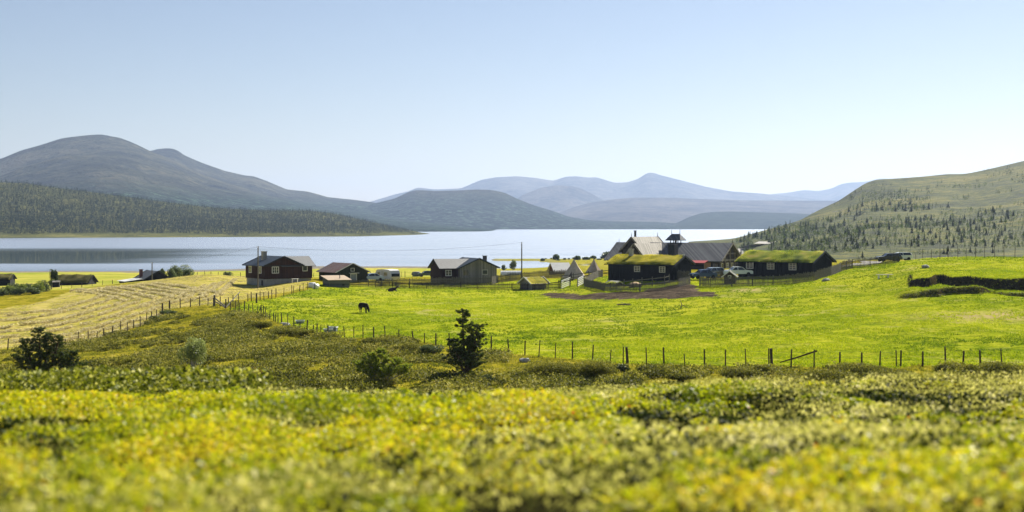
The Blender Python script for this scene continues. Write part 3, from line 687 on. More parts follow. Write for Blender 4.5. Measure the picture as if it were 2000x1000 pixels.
# ------------------------------------------------------------------ low shed with tan roof
h = thing('flat_roofed_shed', 'low grey plank shed with tan single-pitch roof and stovepipe', 'shed', wp(643, 567, 242), R(25))
GW2 = wood('grey_horizontal_boards', (.09, .10, .09), (.20, .20, .17), .2, horiz=True)
MB().add([(0,0,-.5),(3.6,0,-.5),(3.6,3.7,-.5),(0,3.7,-.5),(0,0,1.7),(3.6,0,1.7),(3.6,3.7,2.25),(0,3.7,2.25)],
   [(0,3,2,1),(4,5,6,7),(0,1,5,4),(1,2,6,5),(2,3,7,6),(3,0,4,7)]).build('wall', GW2, h)
MB().add([(-.3,-.3,1.68),(3.95,-.3,1.68),(3.95,4.0,2.32),(-.3,4.0,2.32),(-.3,-.3,1.76),(3.95,-.3,1.76),(3.95,4.0,2.40),(-.3,4.0,2.40)],
   [(0,3,2,1),(4,5,6,7),(0,1,5,4),(1,2,6,5),(2,3,7,6),(3,0,4,7)]).build('roof', TANROOF, h)
MB().tube([(2.2, 1.0, 1.8), (2.2, 1.0, 2.75)], .07).build('stovepipe', DARKTRIM, h)
MB().box(2.3, 2.7, -.04, .01, .75, 1.0).build('vent', DARKTRIM, h)
for k, (bx, by) in enumerate(((607, 561), (613, 563))):
    q = at(bx, by + 2); b = MB()
    o = bpy.data.objects
    m = MB(); m.tube([(-.6, 0, .42), (-.45, 0, .42), (.45, 0, .42), (.6, 0, .42)], [.28, .44, .45, .3], 14)
    tag(m.build('wrapped_bale', plain('white_plastic_wrap', (.7, .7, .68), .35, .5, .06), None, True),
        ['white plastic wrapped bale by the fence, left of its twin', 'white plastic wrapped bale close to the low tan-roofed shed'][k], 'bale', group='white wrapped bales by the low shed')
    ob = COL.objects[-1]; ob.location = (q.x, q.y + 1.5 + k * .6, hz(q.x, q.y + 1.5) - .05); ob.rotation_euler = (0, 0, R(20 + 30 * k))

# ------------------------------------------------------------------ caravan
h = thing('caravan', 'white caravan parked beyond the picket fence, end facing us', 'caravan', wp(757, 550, 264), R(-52))
def loft(sec_fn, xs, n=12): pass
prof = [(-2.6,.45),(-2.72,.9),(-2.6,1.5),(-2.3,2.05),(-1.8,2.25),(0,2.32),(1.8,2.28),(2.35,2.1),(2.6,1.5),(2.68,.95),(2.55,.45)]
m = MB(); vs = [(x, -1.05, z) for x, z in prof] + [(x, 1.05, z) for x, z in prof]; n = len(prof)
m.add(vs, [tuple(range(n)), tuple(range(2 * n - 1, n - 1, -1))] + [(i, n + i, n + (i + 1) % n, (i + 1) % n) for i in range(n)])
m.build('body', plain('caravan_white', (.66, .66, .62), .4, .4, .05), h)
window(h, T(-1.4, -1.05, 1.45), .8, .55, CREAM, 1, proud=.03); window(h, T(.9, -1.05, 1.45), 1.1, .6, CREAM, 1, proud=.03)
MB().box(-.5, .1, -1.08, -1.045, .5, 2.0).build('door', CREAM, h)
MB().box(2.62, 2.72, -.85, .85, 1.0, 1.55).build('end_window', GLASS, h)
for sy in (-.95, .95): MB().tube([(0, sy - .1, .33), (0, sy + .1, .33)], .33, 14).build('wheel', DARKTRIM, h)

# ------------------------------------------------------------------ weathered grey house
h = thing('grey_house', 'weathered grey plank house with blue roof and dark red wing', 'house', wp(935, 549, 257), R(22))
Mm = T(0, 3.9, 0, 90)
walls_bm(7.8, 7.0, -1.2, 2.45, 4.0, Mm).build('wall', GREYWOOD, h)
walls_bm(5.6, 5.6, -1.2, 2.4, 3.85, T(-4.1, 3.9, 0)).build('wall', REDWOOD, h)['label'] = 'dark red boarded wall of the side wing'
roof_bm(7.8, 7.0, 2.45, 4.0, .45, .45, .12, Mm).build('roof', BLUEROOFY, h)
roof_bm(7.2, 5.6, 2.4, 3.85, .4, .4, .1, T(-3.3, 3.9, 0)).build('roof', GREYROOFX, h)
barge_bm(7.8, 7.0, 2.45, 4.0, .45, .45, Mm, .2).build('barge_board', BLUEROOF, h)
barge_bm(5.6, 5.6, 2.4, 3.85, .4, .4, T(-4.1, 3.9, 0), .18, ends=(-1,)).build('barge_board', DARKTRIM, h)
window(h, T(-5.4, 1.1, 1.5), 1.0, .9, WHITE, 2, 2)
window(h, T(-2.5, 0, 1.55), .95, .85, GREYWOOD, 2); window(h, T(1.2, 0, 1.6), .9, .7, CREAM, 1)
chimney(h, 3.2, 5.3, 2.2, 4.35, BRICK, .6)

# ------------------------------------------------------------------ turf roofed cabins
def cabin(label, px, py, D, b, L, W, ze, zr, wins, tm, seed):
    h = thing('turf_roofed_cabin', label, 'cabin', wp(px, py, D), R(-b), 'black turf-roofed cabins')
    Mc = T(-L / 2, W / 2, 0)
    m = walls_bm(L, W, -1.0, ze, zr, Mc)
    roof_bm(L, W, ze, zr, .5, .5, .1, Mc).build('roof', BLACKWOOD, h)
    turf_part(h, L, W, ze + .1, zr + .1, .5, .45, .26, tm, Mc, 75, .2, seed)
    barge_bm(L, W, ze, zr, .5, .52, Mc, .3, .06, (1,)).build('barge_board', DARKTRIM, h)
    for s_, zc_, w_, h_ in wins: window(h, T(-s_, 0, zc_), w_, h_, CREAM, 2, 3, .1)
    x = .02; y = .18
    while y < W: m.beam((x, y, -1), (x, y, ze + (zr - ze) * (1 - abs(y - W / 2) / (W / 2)) - .1), .05, .04); y += .42
    y = .2
    while y < L: m.beam((-y, -.02, -1), (-y, -.02, ze - .12), .04, .05) if all(abs(y - q[0]) > q[2] / 2 + .2 for q in wins) else 0; y += .42
    m.build('wall', BLACKWOOD, h)
    return h
h1 = cabin('black boarded cabin with yellow turf roof and chimney in front of the lodge', 1315, 542, 222, 32, 11.5, 6.5, 2.0, 3.15,
      [(6.3, 1.25, .85, .75), (1.9, 1.22, .85, .75)], TURF, 5)
chimney(h1, -8.7, 2.6, 2.3, 4.25, STONE, .62)
MB().tube([(0.25, 3.25, 3.2), (.25, 3.25, 3.55)], [.16, .2], 8).build('finial', CREAM, h1)
h2 = cabin('black boarded cabin with green turf roof and three white windows', 1586, 542, 220, 38, 12.9, 7.0, 2.35, 3.8,
      [(10.8, 1.75, 1.1, .95), (7.1, 1.7, 1.1, .95), (3.3, 1.65, 1.1, .95)], TURFG, 8)

# ------------------------------------------------------------------ lodge
h = thing('lodge', 'large timber lodge with steep plank roofs and small bell tower', 'lodge', wp(1405, 530, 262), R(-30))
L, W = 22.6, 10.2; ze, zr = 2.05, 5.0; MA = T(-L / 2, W / 2, 0)
walls_bm(L, W, -1.2, ze, zr, MA).build('wall', LODGEWOOD, h)
roof_bm(L, W, ze, zr, .6, .7, .16, MA).build('roof', PLANKROOF, h)['label'] = 'long dark grey plank roof'
barge_bm(L, W, ze, zr, .6, .7, MA, .3, .08).build('barge_board', GREYWOOD, h)
def wing(s, f0, f1, hw, ze, zr, og=.6, lab=None):
    Lw = f0 - f1; Mw = T(-s, -f0 + Lw / 2, 0, 90)
    walls_bm(Lw, hw * 2, -1.2, ze, zr, Mw).build('wall', LODGEWOOD, h)
    r = roof_bm(Lw, hw * 2, ze, zr, .4, og, .16, Mw).build('roof', PLANK2, h)
    if lab: r['label'] = lab
    barge_bm(Lw, hw * 2, ze, zr, .4, og, Mw, .3, .08).build('barge_board', GREYWOOD, h)
PLANK2 = wood('sunlit_plank_roof', (.20, .19, .16), (.46, .43, .37), .3, rough=.8, gap=.14)  # sunlight on the wing slopes put into a paler plank colour
wing(13.8, 6.9, -4.6, 3.2, 1.1, 4.93, .7, 'plank roof of the front wing, coloured pale as if sunlit')
wing(17.3, .75, -10.6, 2.2, 3.7, 6.1, .5, 'highest plank roof crossing the main one, coloured pale as if sunlit')
MB().box(-9.9, -8.6, -.9, .9, -1, 4.95).build('shaft', plain('dark_shaft_boards', (.025, .03, .036), .8, .1, .3), h)
m = MB(); s0 = -10.9; yc = W / 2
for sx in (-.75, .75):
    for sy in (-.7, .7): m.beam((s0 + sx, yc + sy, 4.3), (s0 + sx, yc + sy, 5.75), .14)
m.beam((s0, yc, 4.4), (s0, yc, 5.8), .3); bt = m.build('bell_tower', LODGEWOOD, h)
m = MB(); a, b_, c_, z0, z1 = 1.55, 1.45, .85, 5.68, 6.85
m.add([(s0-a,yc-b_,z0),(s0+a,yc-b_,z0),(s0+a,yc+b_,z0),(s0-a,yc+b_,z0),(s0-c_,yc,z1),(s0+c_,yc,z1),(s0-a,yc-b_,z0-.1),(s0+a,yc-b_,z0-.1),(s0+a,yc+b_,z0-.1),(s0-a,yc+b_,z0-.1)],
  [(0,1,5,4),(1,2,5),(2,3,4,5),(3,0,4),(0,6,7,1),(1,7,8,2),(2,8,9,3),(3,9,6,0),(6,9,8,7)])
m.build('tower_roof', PLANKROOF, bt)
def spike(x, y, z, hh=.9): MB().tube([(x, y, z), (x, y, z + hh * .6), (x, y, z + hh)], [.07, .05, .02], 5).build('finial', DARKTRIM, h)
for x, y, z in ((s0 - c_, yc, 6.8), (s0 + c_, yc, 6.8), (.6, yc, 5.0), (-22.9, yc, 5.0), (-13.8, -7.4, 4.95), (-17.3, -1.1, 6.15), (-17.3, 10.9, 6.15)): spike(x, y, z)
MB().tube([(-17.6, 1.2, 5.6), (-17.6, 1.2, 7.35)], .22, 10).tube([(-17.6, 1.2, 7.36), (-17.6, 1.2, 7.5)], .3, 10).build('stovepipe', DARKTRIM, h)
RED = NT('red_awning_cloth').surf((.48, .10, .11), .8, None, spec=.1, transl=.35)
m = MB(); m.add([(-6.3, -.65, 1.95), (-1.9, -.65, 1.95), (-1.9, -2.6, 1.55), (-6.3, -2.6, 1.55), (-6.3, -.65, 1.99), (-1.9, -.65, 1.99), (-1.9, -2.6, 1.59), (-6.3, -2.6, 1.59)],
  [(0,3,2,1),(4,5,6,7),(0,1,5,4),(1,2,6,5),(2,3,7,6),(3,0,4,7)])
m.build('awning', RED, h)
for x in (-6.2, -2.0): MB().beam((x, -2.5, -.9), (x, -2.5, 1.56), .08).build('awning_post', GREYWOOD, h)
MB().box(-3.0, -1.7, -.12, -.003, .1, 1.6).build('panel', plain('fresh_pine_boards', (.55, .36, .17), .7, .2, .2), h)
window(h, T(-.8, 0, 1.0), .7, .6, GREYWOOD, 1)
# gable timbers facing right
m = MB()
for y in (.3, 2.6, 5.1, 7.6, 9.9): m.beam((.12, y, -1.2), (.12, y, ze + (zr - ze) * (1 - abs(y - 5.1) / 5.1) - .15), .2)
m.beam((.14, .1, 2.0), (.14, 10.1, 2.0), .2, .35); m.beam((.15, 2.2, 3.2), (.15, 8.0, 3.2), .16)
m.build('gable_timber', GREYWOOD, h)
window(h, T(0, 4.0, .8, 90), 1.0, 1.2, WHITE, 2, 3); window(h, T(0, 1.4, 1.0, 90), .7, .8, CREAM, 1); window(h, T(0, 6.4, .9, 90), .9, .9, CREAM, 2)

# ------------------------------------------------------------------ storehouse behind, tents, small huts
h = thing('storehouse', 'small brown storehouse with pale roof beyond the fence, left of the tents', 'shed', wp(1093, 541, 284), R(18))
BR2 = wood('reddish_brown_boards', (.12, .045, .02), (.24, .10, .05), .2)
walls_bm(3.3, 3.0, -1.6, 1.55, 2.75, None).build('wall', BR2, h)
roof_bm(3.3, 3.0, 1.55, 2.75, .75, .35, .1, None).build('roof', PALEROOF, h)
for x in (-1.4, 0, 1.4): MB().beam((x, -2.1, -1.5), (x, -2.1, 1.1), .14).build('porch_post', BR2, h)
MB().box(-.4, .4, -1.54, -1.49, -1.2, .9).build('door', DARKTRIM, h)
CANV = NT('tent_canvas'); _n = CANV.noise(CANV.pos(), 2.5, 5, .6); CANV = CANV.surf(CANV.ramp(_n, [(.3, (.46, .38, .30)), (.7, (.62, .52, .42))]), .9, _n, .3, .03, .1, .12)
def tipi(px, py, D, r, hh, label, rz):
    h = thing('lavvu_tent', label, 'tent', wp(px, py, D), R(rz), 'canvas cone tents')
    m = MB(); n = 8; vs = []
    for z, rr in ((-.3, 1.03), (0, 1.0), (hh * .3, .70), (hh * .62, .36), (hh, .045)):
        for k in range(n):
            t_ = 2 * math.pi * k / n; e = 1.0 if k % 2 else .93
            vs.append((math.cos(t_) * r * rr * e, math.sin(t_) * r * rr * e, z))
    fs = [(i * n + k, i * n + (k + 1) % n, (i + 1) * n + (k + 1) % n, (i + 1) * n + k) for i in range(4) for k in range(n)] + [tuple(4 * n + k for k in range(n))]
    m.add(vs, fs).build('canvas', CANV, h)
    for k in range(5):
        t_ = k * 1.3; MB().beam((math.cos(t_) * .12, math.sin(t_) * .12, hh - .3), (-math.cos(t_) * .16, -math.sin(t_) * .16, hh + .22), .035).build('pole', DARKPOST, h)
    m = MB(); a1 = 2 * math.pi * 5 / 8 + .12; 
    m.add([(math.cos(a1) * r * .98, math.sin(a1) * r * .98, 0.02), (math.cos(a1 + .3) * r * .96, math.sin(a1 + .3) * r * .96, .02), (math.cos(a1 + .15) * r * .64, math.sin(a1 + .15) * r * .64, 1.05)], [(0, 1, 2)])
    m.build('door_flap', plain('dark_canvas', (.12, .09, .065), .9, .1), h)
tipi(1121, 541, 258, 2.35, 3.15, 'larger beige canvas cone tent with bright side, next to the storehouse', 10)
tipi(1160, 538, 277, 2.1, 3.05, 'smaller beige canvas cone tent nearer the lodge', 28)

h = thing('turf_roofed_shed', 'small grey shed with turf roof standing inside the picket fence', 'shed', wp(1037, 567, 238.5), R(38))
Mc = T(1.7, 1.45, 0)
walls_bm(3.4, 2.9, -.4, 1.2, 2.05, Mc).build('wall', GREYWOOD, h)
roof_bm(3.4, 2.9, 1.2, 2.05, .4, .35, .08, Mc).build('roof', GREYWOOD, h)
turf_part(h, 3.4, 2.9, 1.3, 2.15, .35, .3, .2, TURF, Mc, 110, .14, 21)
barge_bm(3.4, 2.9, 1.2, 2.05, .4, .37, Mc, .2, .05).build('barge_board', CREAM, h)
h = thing('turf_shelter', 'low turf-covered animal shelter behind the picket fence', 'shelter', wp(1208, 563, 221), R(30))
Mc = T(0, 1.2, 0, 90)
walls_bm(2.6, 2.0, -.5, .45, 1.05, Mc).build('wall', DARKPOST, h)
roof_bm(2.6, 2.0, .45, 1.05, .35, .3, .08, Mc).build('roof', CREAM, h)
turf_part(h, 2.6, 2.0, .55, 1.15, .3, .22, .16, TURFG, Mc, 120, .12, 22)
h = thing('straw_hut', 'round straw-topped hut with woven sides behind the picket fence', 'hut', wp(1241, 568, 217.5), 0)
m = MB(); m.tube([(0, 0, -.4), (0, 0, .75)], [.92, .95], 20); m.build('wall', wood('woven_sticks', (.05, .035, .025), (.13, .10, .07), .1), h)
m = MB(); m.tube([(0, 0, .70), (0, 0, .9), (0, 0, 1.15), (0, 0, 1.3), (0, 0, 1.38)], [1.05, 1.02, .8, .45, .08], 20); m.build('roof', plain('straw', (.50, .37, .2), .9, .1, .25, 8, bump=.6), h, True)
h = thing('playhouse', 'tiny playhouse with white-edged gable peeking over the pickets', 'playhouse', wp(1425, 550, 216.5), R(-12))
Mc = T(0, 1.0, 0, 90)
walls_bm(2.0, 1.7, -.4, .85, 1.5, Mc).build('wall', DARKPOST, h)
roof_bm(2.0, 1.7, .85, 1.5, .35, .25, .07, Mc).build('roof', GREYWOOD, h)
barge_bm(2.0, 1.7, .85, 1.5, .35, .25, Mc, .12, .05).build('barge_board', WHITE, h)
window(h, T(0, 0, .72), .35, .25, CREAM, 1)

# ------------------------------------------------------------------ farm buildings far left
h = thing('dark_farmhouse', 'dark low farmhouse with grey roof sunk behind the hayfield', 'house', wp(308, 562, 303), R(32))
Mm = T(0, 3.4, 0, 90)
walls_bm(6.8, 5.4, -1, 1.9, 3.45, Mm).build('wall', BLACKWOOD, h)
roof_bm(6.8, 5.4, 1.9, 3.45, .45, .4, .1, Mm).build('roof', GREYROOFX, h)
MB().add([(-6.6,.6,-1),(-2.72,.6,-1),(-2.72,5.6,-1),(-6.6,5.6,-1),(-6.6,.6,1.35),(-2.72,.6,1.85),(-2.72,5.6,1.85),(-6.6,5.6,1.35)], [(0,3,2,1),(4,5,6,7),(0,1,5,4),(1,2,6,5),(2,3,7,6),(3,0,4,7)]).build('wall', BLACKWOOD, h)
MB().add([(-7.0,.3,1.38),(-3.2,.3,1.85),(-3.2,5.9,1.85),(-7.0,5.9,1.38),(-7.0,.3,1.48),(-3.2,.3,1.95),(-3.2,5.9,1.95),(-7.0,5.9,1.48)], [(0,3,2,1),(4,5,6,7),(0,1,5,4),(1,2,6,5),(2,3,7,6),(3,0,4,7)]).build('roof', PALEROOF, h)
barge_bm(6.8, 5.4, 1.9, 3.45, .45, .4, Mm, .2).build('barge_board', DARKTRIM, h)
chimney(h, -2.3, 4.2, 1.8, 3.75, plain('red_masonry', (.13, .06, .05), .9), .6)
def turf_barn(label, px, D, L, W, ze, zr, rz, tm, seed, dz=0):
    X = (px - 1000) / F * D
    h = thing('turf_roofed_barn', label, 'barn', (X, D, hz(X, D) + dz), R(rz), 'turf-roofed barns by the left field')
    walls_bm(L, W, -1, ze, zr).build('wall', BLACKWOOD, h); roof_bm(L, W, ze, zr, .4, .4, .1).build('roof', BLACKWOOD, h)
    turf_part(h, L, W, ze + .1, zr + .1, .4, .35, .3, tm, None, 60, .2, seed)
turf_barn('dark barn with brown turf roof cut by the left picture edge', -14, 316, 8.5, 4.5, 1.45, 2.3, 6, TURFD, 31)
turf_barn('long low barn almost hidden under its shaggy turf roof', 149, 318, 7.2, 5.6, .75, 2.2, -3, TURFD, 32, -.1)
q = (110 - 1000) / F * 298
h = thing('tool_shed', 'tiny dark shed beside the lone tree left of the long turf barn', 'shed', (q, 298, hz(q, 298)), R(8))
walls_bm(1.3, 1.3, -.6, 1.05, 1.3).build('wall', BLACKWOOD, h); roof_bm(1.3, 1.3, 1.05, 1.3, .1, .1, .06).build('roof', GREYWOOD, h)

# ------------------------------------------------------------------ vehicles
def paint(name, c): return plain(name, c, .28, .6, .04, 2, bump=0)
TYRE = plain('tyre_rubber', (.02, .02, .02), .8, .1)
def car(label, X, Y, z, rz, pm, kind='wagon', group=None, cat='car'):
    h = thing('parked_car', label, cat, (X, Y, z), R(rz), group)
    Lh = 2.15
    low = [(-Lh, .35), (-Lh, .78), (-1.9, .9), (-.95, .95), (1.9, .98), (2.12, .8), (Lh, .35)]
    m = MB()
    for w_, sec in ((.86, low),):
        n = len(sec); m.add([(x, -w_, zz) for x, zz in sec] + [(x, w_, zz) for x, zz in sec],
            [tuple(range(n)), tuple(range(2 * n - 1, n - 1, -1))] + [(i, n + i, n + (i + 1) % n, (i + 1) % n) for i in range(n)])
    xr = 1.95 if kind == 'wagon' else 1.35
    xt = 1.7 if kind == 'wagon' else .85
    roof = [(-.45, 1.40), (-.2, 1.47), (xt - .1, 1.47), (xt, 1.42)]
    n = 4; m.add([(x, -.62, zz) for x, zz in roof] + [(x, .62, zz) for x, zz in roof] , [(0,1,5,4),(1,2,6,5),(2,3,7,6),(0,4,7,3),(0,3,2,1),(4,5,6,7)])
    for sy in (-1, 1):
        for a, b in (((-1.0, .93), (-.4, 1.42)), ((.35, .95), (.35, 1.42)), ((xr, .95), (xt, 1.42))):
            m.beam((a[0], sy * .84, a[1]), (b[0], sy * .63, b[1]), .07)
    m.build('body', pm, h)
    g = MB(); A = [(-.98, -.82, .955), (xr - .03, -.82, .97), (xr - .03, .82, .97), (-.98, .82, .955)]
    B = [(-.4, -.6, 1.405), (xt - .03, -.6, 1.405), (xt - .03, .6, 1.405), (-.4, .6, 1.405)]
    g.add(A + B, [(0,1,5,4),(1,2,6,5),(2,3,7,6),(3,0,4,7),(0,3,2,1),(4,5,6,7)]); g.build('windows', GLASS, h)
    for sx in (-1.35, 1.35):
        for sy in (-.8, .8):
            w_ = MB().tube([(sx, sy - .1, .32), (sx, sy + .1, .32)], .32, 14).build('wheel', TYRE, h)
    for sy in (-.62, .62): MB().box(-Lh - .02, -Lh + .05, sy - .16, sy + .16, .62, .76).build('headlight', WHITE, h)
    MB().box(-Lh - .05, -Lh, -.8, .8, .36, .52).build('bumper', DARKTRIM, h)
def gcar(label, px, D, rz, pm, kind='wagon', group=None, dz=0, cat='car'):
    X = (px - 1000) / F * D; car(label, X, D, hz(X, D) + dz, rz, pm, kind, group, cat)
gcar('dark blue car parked at the end of the left turf cabin', 1373, 224, 22, paint('blue_car_paint', (.02, .06, .16)), 'sedan', 'cars parked by the lodge', .15)
gcar('light blue car parked right behind the dark blue one', 1391, 231, 30, paint('pale_blue_paint', (.35, .45, .55)), 'wagon', 'cars parked by the lodge', .1)
gcar('white car parked behind the playhouse, by the right turf cabin', 1442, 224, 192, paint('white_car_paint', (.72, .75, .72)), 'sedan', 'cars parked by the lodge', .45)
gcar('dark car parked behind the right end of the picket fence', 1736, 246, 8, paint('dark_car_paint', (.03, .035, .04)), 'wagon', 'cars parked on the gravel at right', .25)
gcar('white car next to the dark one behind the right picket fence', 1757, 249, 5, paint('white_car_paint', (.72, .75, .72)), 'wagon', 'cars parked on the gravel at right', .3)
gcar('dark green off-road vehicle left of the grey house', 833, 345, 15, paint('green_car_paint', (.03, .06, .03)), 'wagon', None, 0, 'vehicle')
gcar('pale car half hidden behind the pickets left of the caravan', 726, 258, 25, paint('pale_blue_paint', (.35, .45, .55)), 'sedan', None, .1)
X = (813 - 1000) / F * 346
m = MB(); m.tube([(-1.05, 0, .35), (-.8, 0, .55), (.7, 0, .6), (1.05, 0, .35)], [.3, .6, .62, .3], 12)
o = tag(m.build('covered_trailer', plain('grey_tarpaulin', (.2, .2, .18), .7, .2, .3), None, True), 'low trailer under a grey tarpaulin in the field left of the grey house', 'trailer'); o.location = (X, 346, hz(X, 346) + .1)
X = (998 - 1000) / F * 320
h = thing('polytunnel', 'long white plastic tunnel behind the fence near the utility pole', 'greenhouse', (X, 320, hz(X, 320)), R(4))
m = MB(); n = 13; vs = [(x, math.cos(math.pi * k / 12) * 1.2, math.sin(math.pi * k / 12) * 1.25 - .1) for x in (-2.3, 2.3) for k in range(n)]
m.add(vs, [(k, k + 1, n + k + 1, n + k) for k in range(n - 1)] + [tuple(range(n)), tuple(range(2 * n - 1, n - 1, -1))]); m.build('cover', plain('tunnel_plastic', (.6, .62, .62), .35, .5, .05), h)
for x in (-2.3, -1.15, 0, 1.15, 2.3): MB().tube([(x, math.cos(math.pi * k / 8) * 1.22, math.sin(math.pi * k / 8) * 1.27 - .1) for k in range(9)], .03, 5).build('hoop', WHITE, h)

# ------------------------------------------------------------------ utility poles and cables
tops = []
for px, pyt, D, lab in ((297, 512, 290, 'thin utility pole beside the dark farmhouse'), (504, 481, 243, 'tall grey utility pole in front of the brown house'), (1019, 473, 262, 'utility pole behind the fence between grey house and tents')):
    X = (px - 1000) / F * D; zt = -(pyt - HOR) / F * D; zb = hz(X, D)
    h = thing('utility_pole', lab, 'pole', (X, D, zb), 0, 'utility poles')
    H = zt - zb
    MB().tube([(0, 0, -.6), (0, 0, H * .5), (0, 0, H)], [.13, .115, .09], 8).build('mast', FENCEWOOD, h)
    MB().tube([(0, -.08, H - .25), (0, -.26, H - .2), (0, -.26, H - .05)], [.03, .03, .05], 6).build('insulator', WHITE, h)
    tops.append(Vector((X, D - .26, zt - .05)))
for i, (a, b) in enumerate(((tops[0], tops[1]), (tops[1], tops[2]))):
    pts = []
    for k in range(25):
        t_ = k / 24; q = a.lerp(b, t_); q.z -= (1.1 if i == 1 else .5) * 4 * t_ * (1 - t_); pts.append(q)
    m = MB().tube(pts, .013, 4); tag(m.build('power_cable', DARKTRIM), ['overhead cable from the farmhouse pole to the brown house pole', 'long sagging overhead cable across the lake view'][i], 'cable', 'overhead cables')

# ------------------------------------------------------------------ fences
def post_bm(hh, r, lean, rs):
    m = MB(); a = rs.random() * 6.28; lx = math.cos(a) * lean; ly = math.sin(a) * lean
    m.tube([(0, 0, -.35), (lx * .5, ly * .5, hh * .5), (lx, ly, hh)], [r * 1.1, r, r * .9], 6); return m
def wire_fence(label, pts, hh, group, strands=3, r=.06, thick=(), var=.18, mesh=True, seed=1, mat=None):
    rs = random.Random(seed); c = pts[len(pts) // 2]
    h = thing('wire_fence', label, 'fence', (0, 0, 0), 0, group); h.location = c
    tp = []
    for i, p in enumerate(pts):
        k = (1.12, 1.9) if i in thick else (1 + (rs.random() - .5) * 2 * var, 1 + (rs.random() - .5) * .5)
        o = post_bm(hh * k[0], r * k[1], .10 * rs.random() * hh, rs).build('post', mat or DARKPOST, h); o.location = p - c
        tp.append(p - c)
    m = MB()
    for j in range(strands):
        z = hh * (.95 - .36 * j)
        for a, b in zip(tp[:-1], tp[1:]):
            mid = (a + b) / 2 + Vector((0, 0, z - .04)); m.tube([a + Vector((0, 0, z)), mid, b + Vector((0, 0, z))], .0045, 3, caps=False)
    m.build('wire', plain('fence_wire', (.12, .11, .09), .9, .05), h); return h
pf1 = [at(x, y + 1) for x, y in F1]
f = wire_fence('long wire fence with dark posts along the near edge of the meadow', pf1, 1.22, 'wire fences', thick=(46,), seed=4)
c = f.location; a = at(1524, 712) - c; b = at(1592, 717) - c
MB().tube([a + Vector((0, 0, .15)), (a + b) / 2 + Vector((0, 0, .62)), b + Vector((.1, 0, 1.18))], [.05, .06, .07], 6).build('brace_rail', DARKPOST, f)
a = at(1508, 717) - c; MB().tube([a + Vector((0, 0, -.3)), a + Vector((-.1, 0, 1.4))], [.12, .1], 8).build('corner_post', DARKPOST, f)
a = at(502, 617) - c; b = at(510, 617) - c
MB().tube([a, b + Vector((0, 0, 1.1))], .05, 6).build('brace_rail', DARKPOST, f)
wire_fence('wire fence curving up between the hayfield and the heath', [at(x, y + 1) for x, y in F2], 1.15, 'wire fences', thick=(17, 18), seed=5)
f = wire_fence('wire fence from the gate to the low shed below the brown house', [at(x, y + 1) for x, y in F2b], 1.2, 'wire fences', thick=(6,), seed=6)
g0, g1, g2 = at(419, 598), at(441, 602), at(468, 592)
h = thing('field_gate', 'broken wooden gate with slanting rails where the three fences meet', 'gate', g0)
MB().tube([(0, 0, -.3), (0, 0, 1.45)], .12, 7).build('post', FENCEWOOD, h); MB().tube([Vector((0, 0, -.3)) + (g1 - g0), Vector((0, 0, 1.2)) + (g1 - g0)], .08, 7).build('post', DARKPOST, h)
MB().beam((.1, 0, 1.0), (g1 - g0) + Vector((0, 0, .2)), .12).build('rail', FENCEWOOD, h); MB().beam((.1, 0, .6), (g1 - g0) + Vector((0, 0, .05)), .1).build('rail', FENCEWOOD, h)
MB().beam((g1 - g0) + Vector((0, 0, .1)), (g2 - g0) + Vector((0, 0, 1.5)), .09).build('rail', FENCEWOOD, h)
kn = [(1788,246),(1802,240),(1819,229),(1836,224),(1852,221),(1871,219),(1887,218),(1906,218),(1923,217),(1943,217),(1961,216),(1982,216),(2005,216),(2030,216)]
wire_fence('wire fence with thin posts on top of the grassy knoll', [Vector(((x - 1000) / F * d, d, hz((x - 1000) / F * d, d))) for x, d in kn], 1.75, 'wire fences', r=.04, seed=7)
wire_fence('low wire fence across the flat field behind the brown house', [Vector(((x - 1000) / F * d, d, hz((x - 1000) / F * d, d))) for x, d in ((370,300),(385,300),(400,300),(412,300),(426,301),(440,301),(455,302),(470,302))], 1.1, 'wire fences', seed=8)
wire_fence('distant wire fence in the yellow field beside the caravan', [Vector(((x - 1000) / F * d, d, hz((x - 1000) / F * d, d))) for x, d in ((604,330),(612,330),(724,335),(760,335),(784,335),(791,320),(806,335),(825,335))], 1.4, 'wire fences', seed=9)
wire_fence('small leaning fence beside the track at the far left', [Vector(((x - 1000) / F * d, d, hz((x - 1000) / F * d, d))) for x, d in ((62,272),(66,273),(71,275),(76,277),(81,279),(86,282),(91,285),(96,288),(101,291),(120,292),(140,293),(160,294),(180,295),(200,296),(220,297))], 1.0, 'wire fences', seed=10)

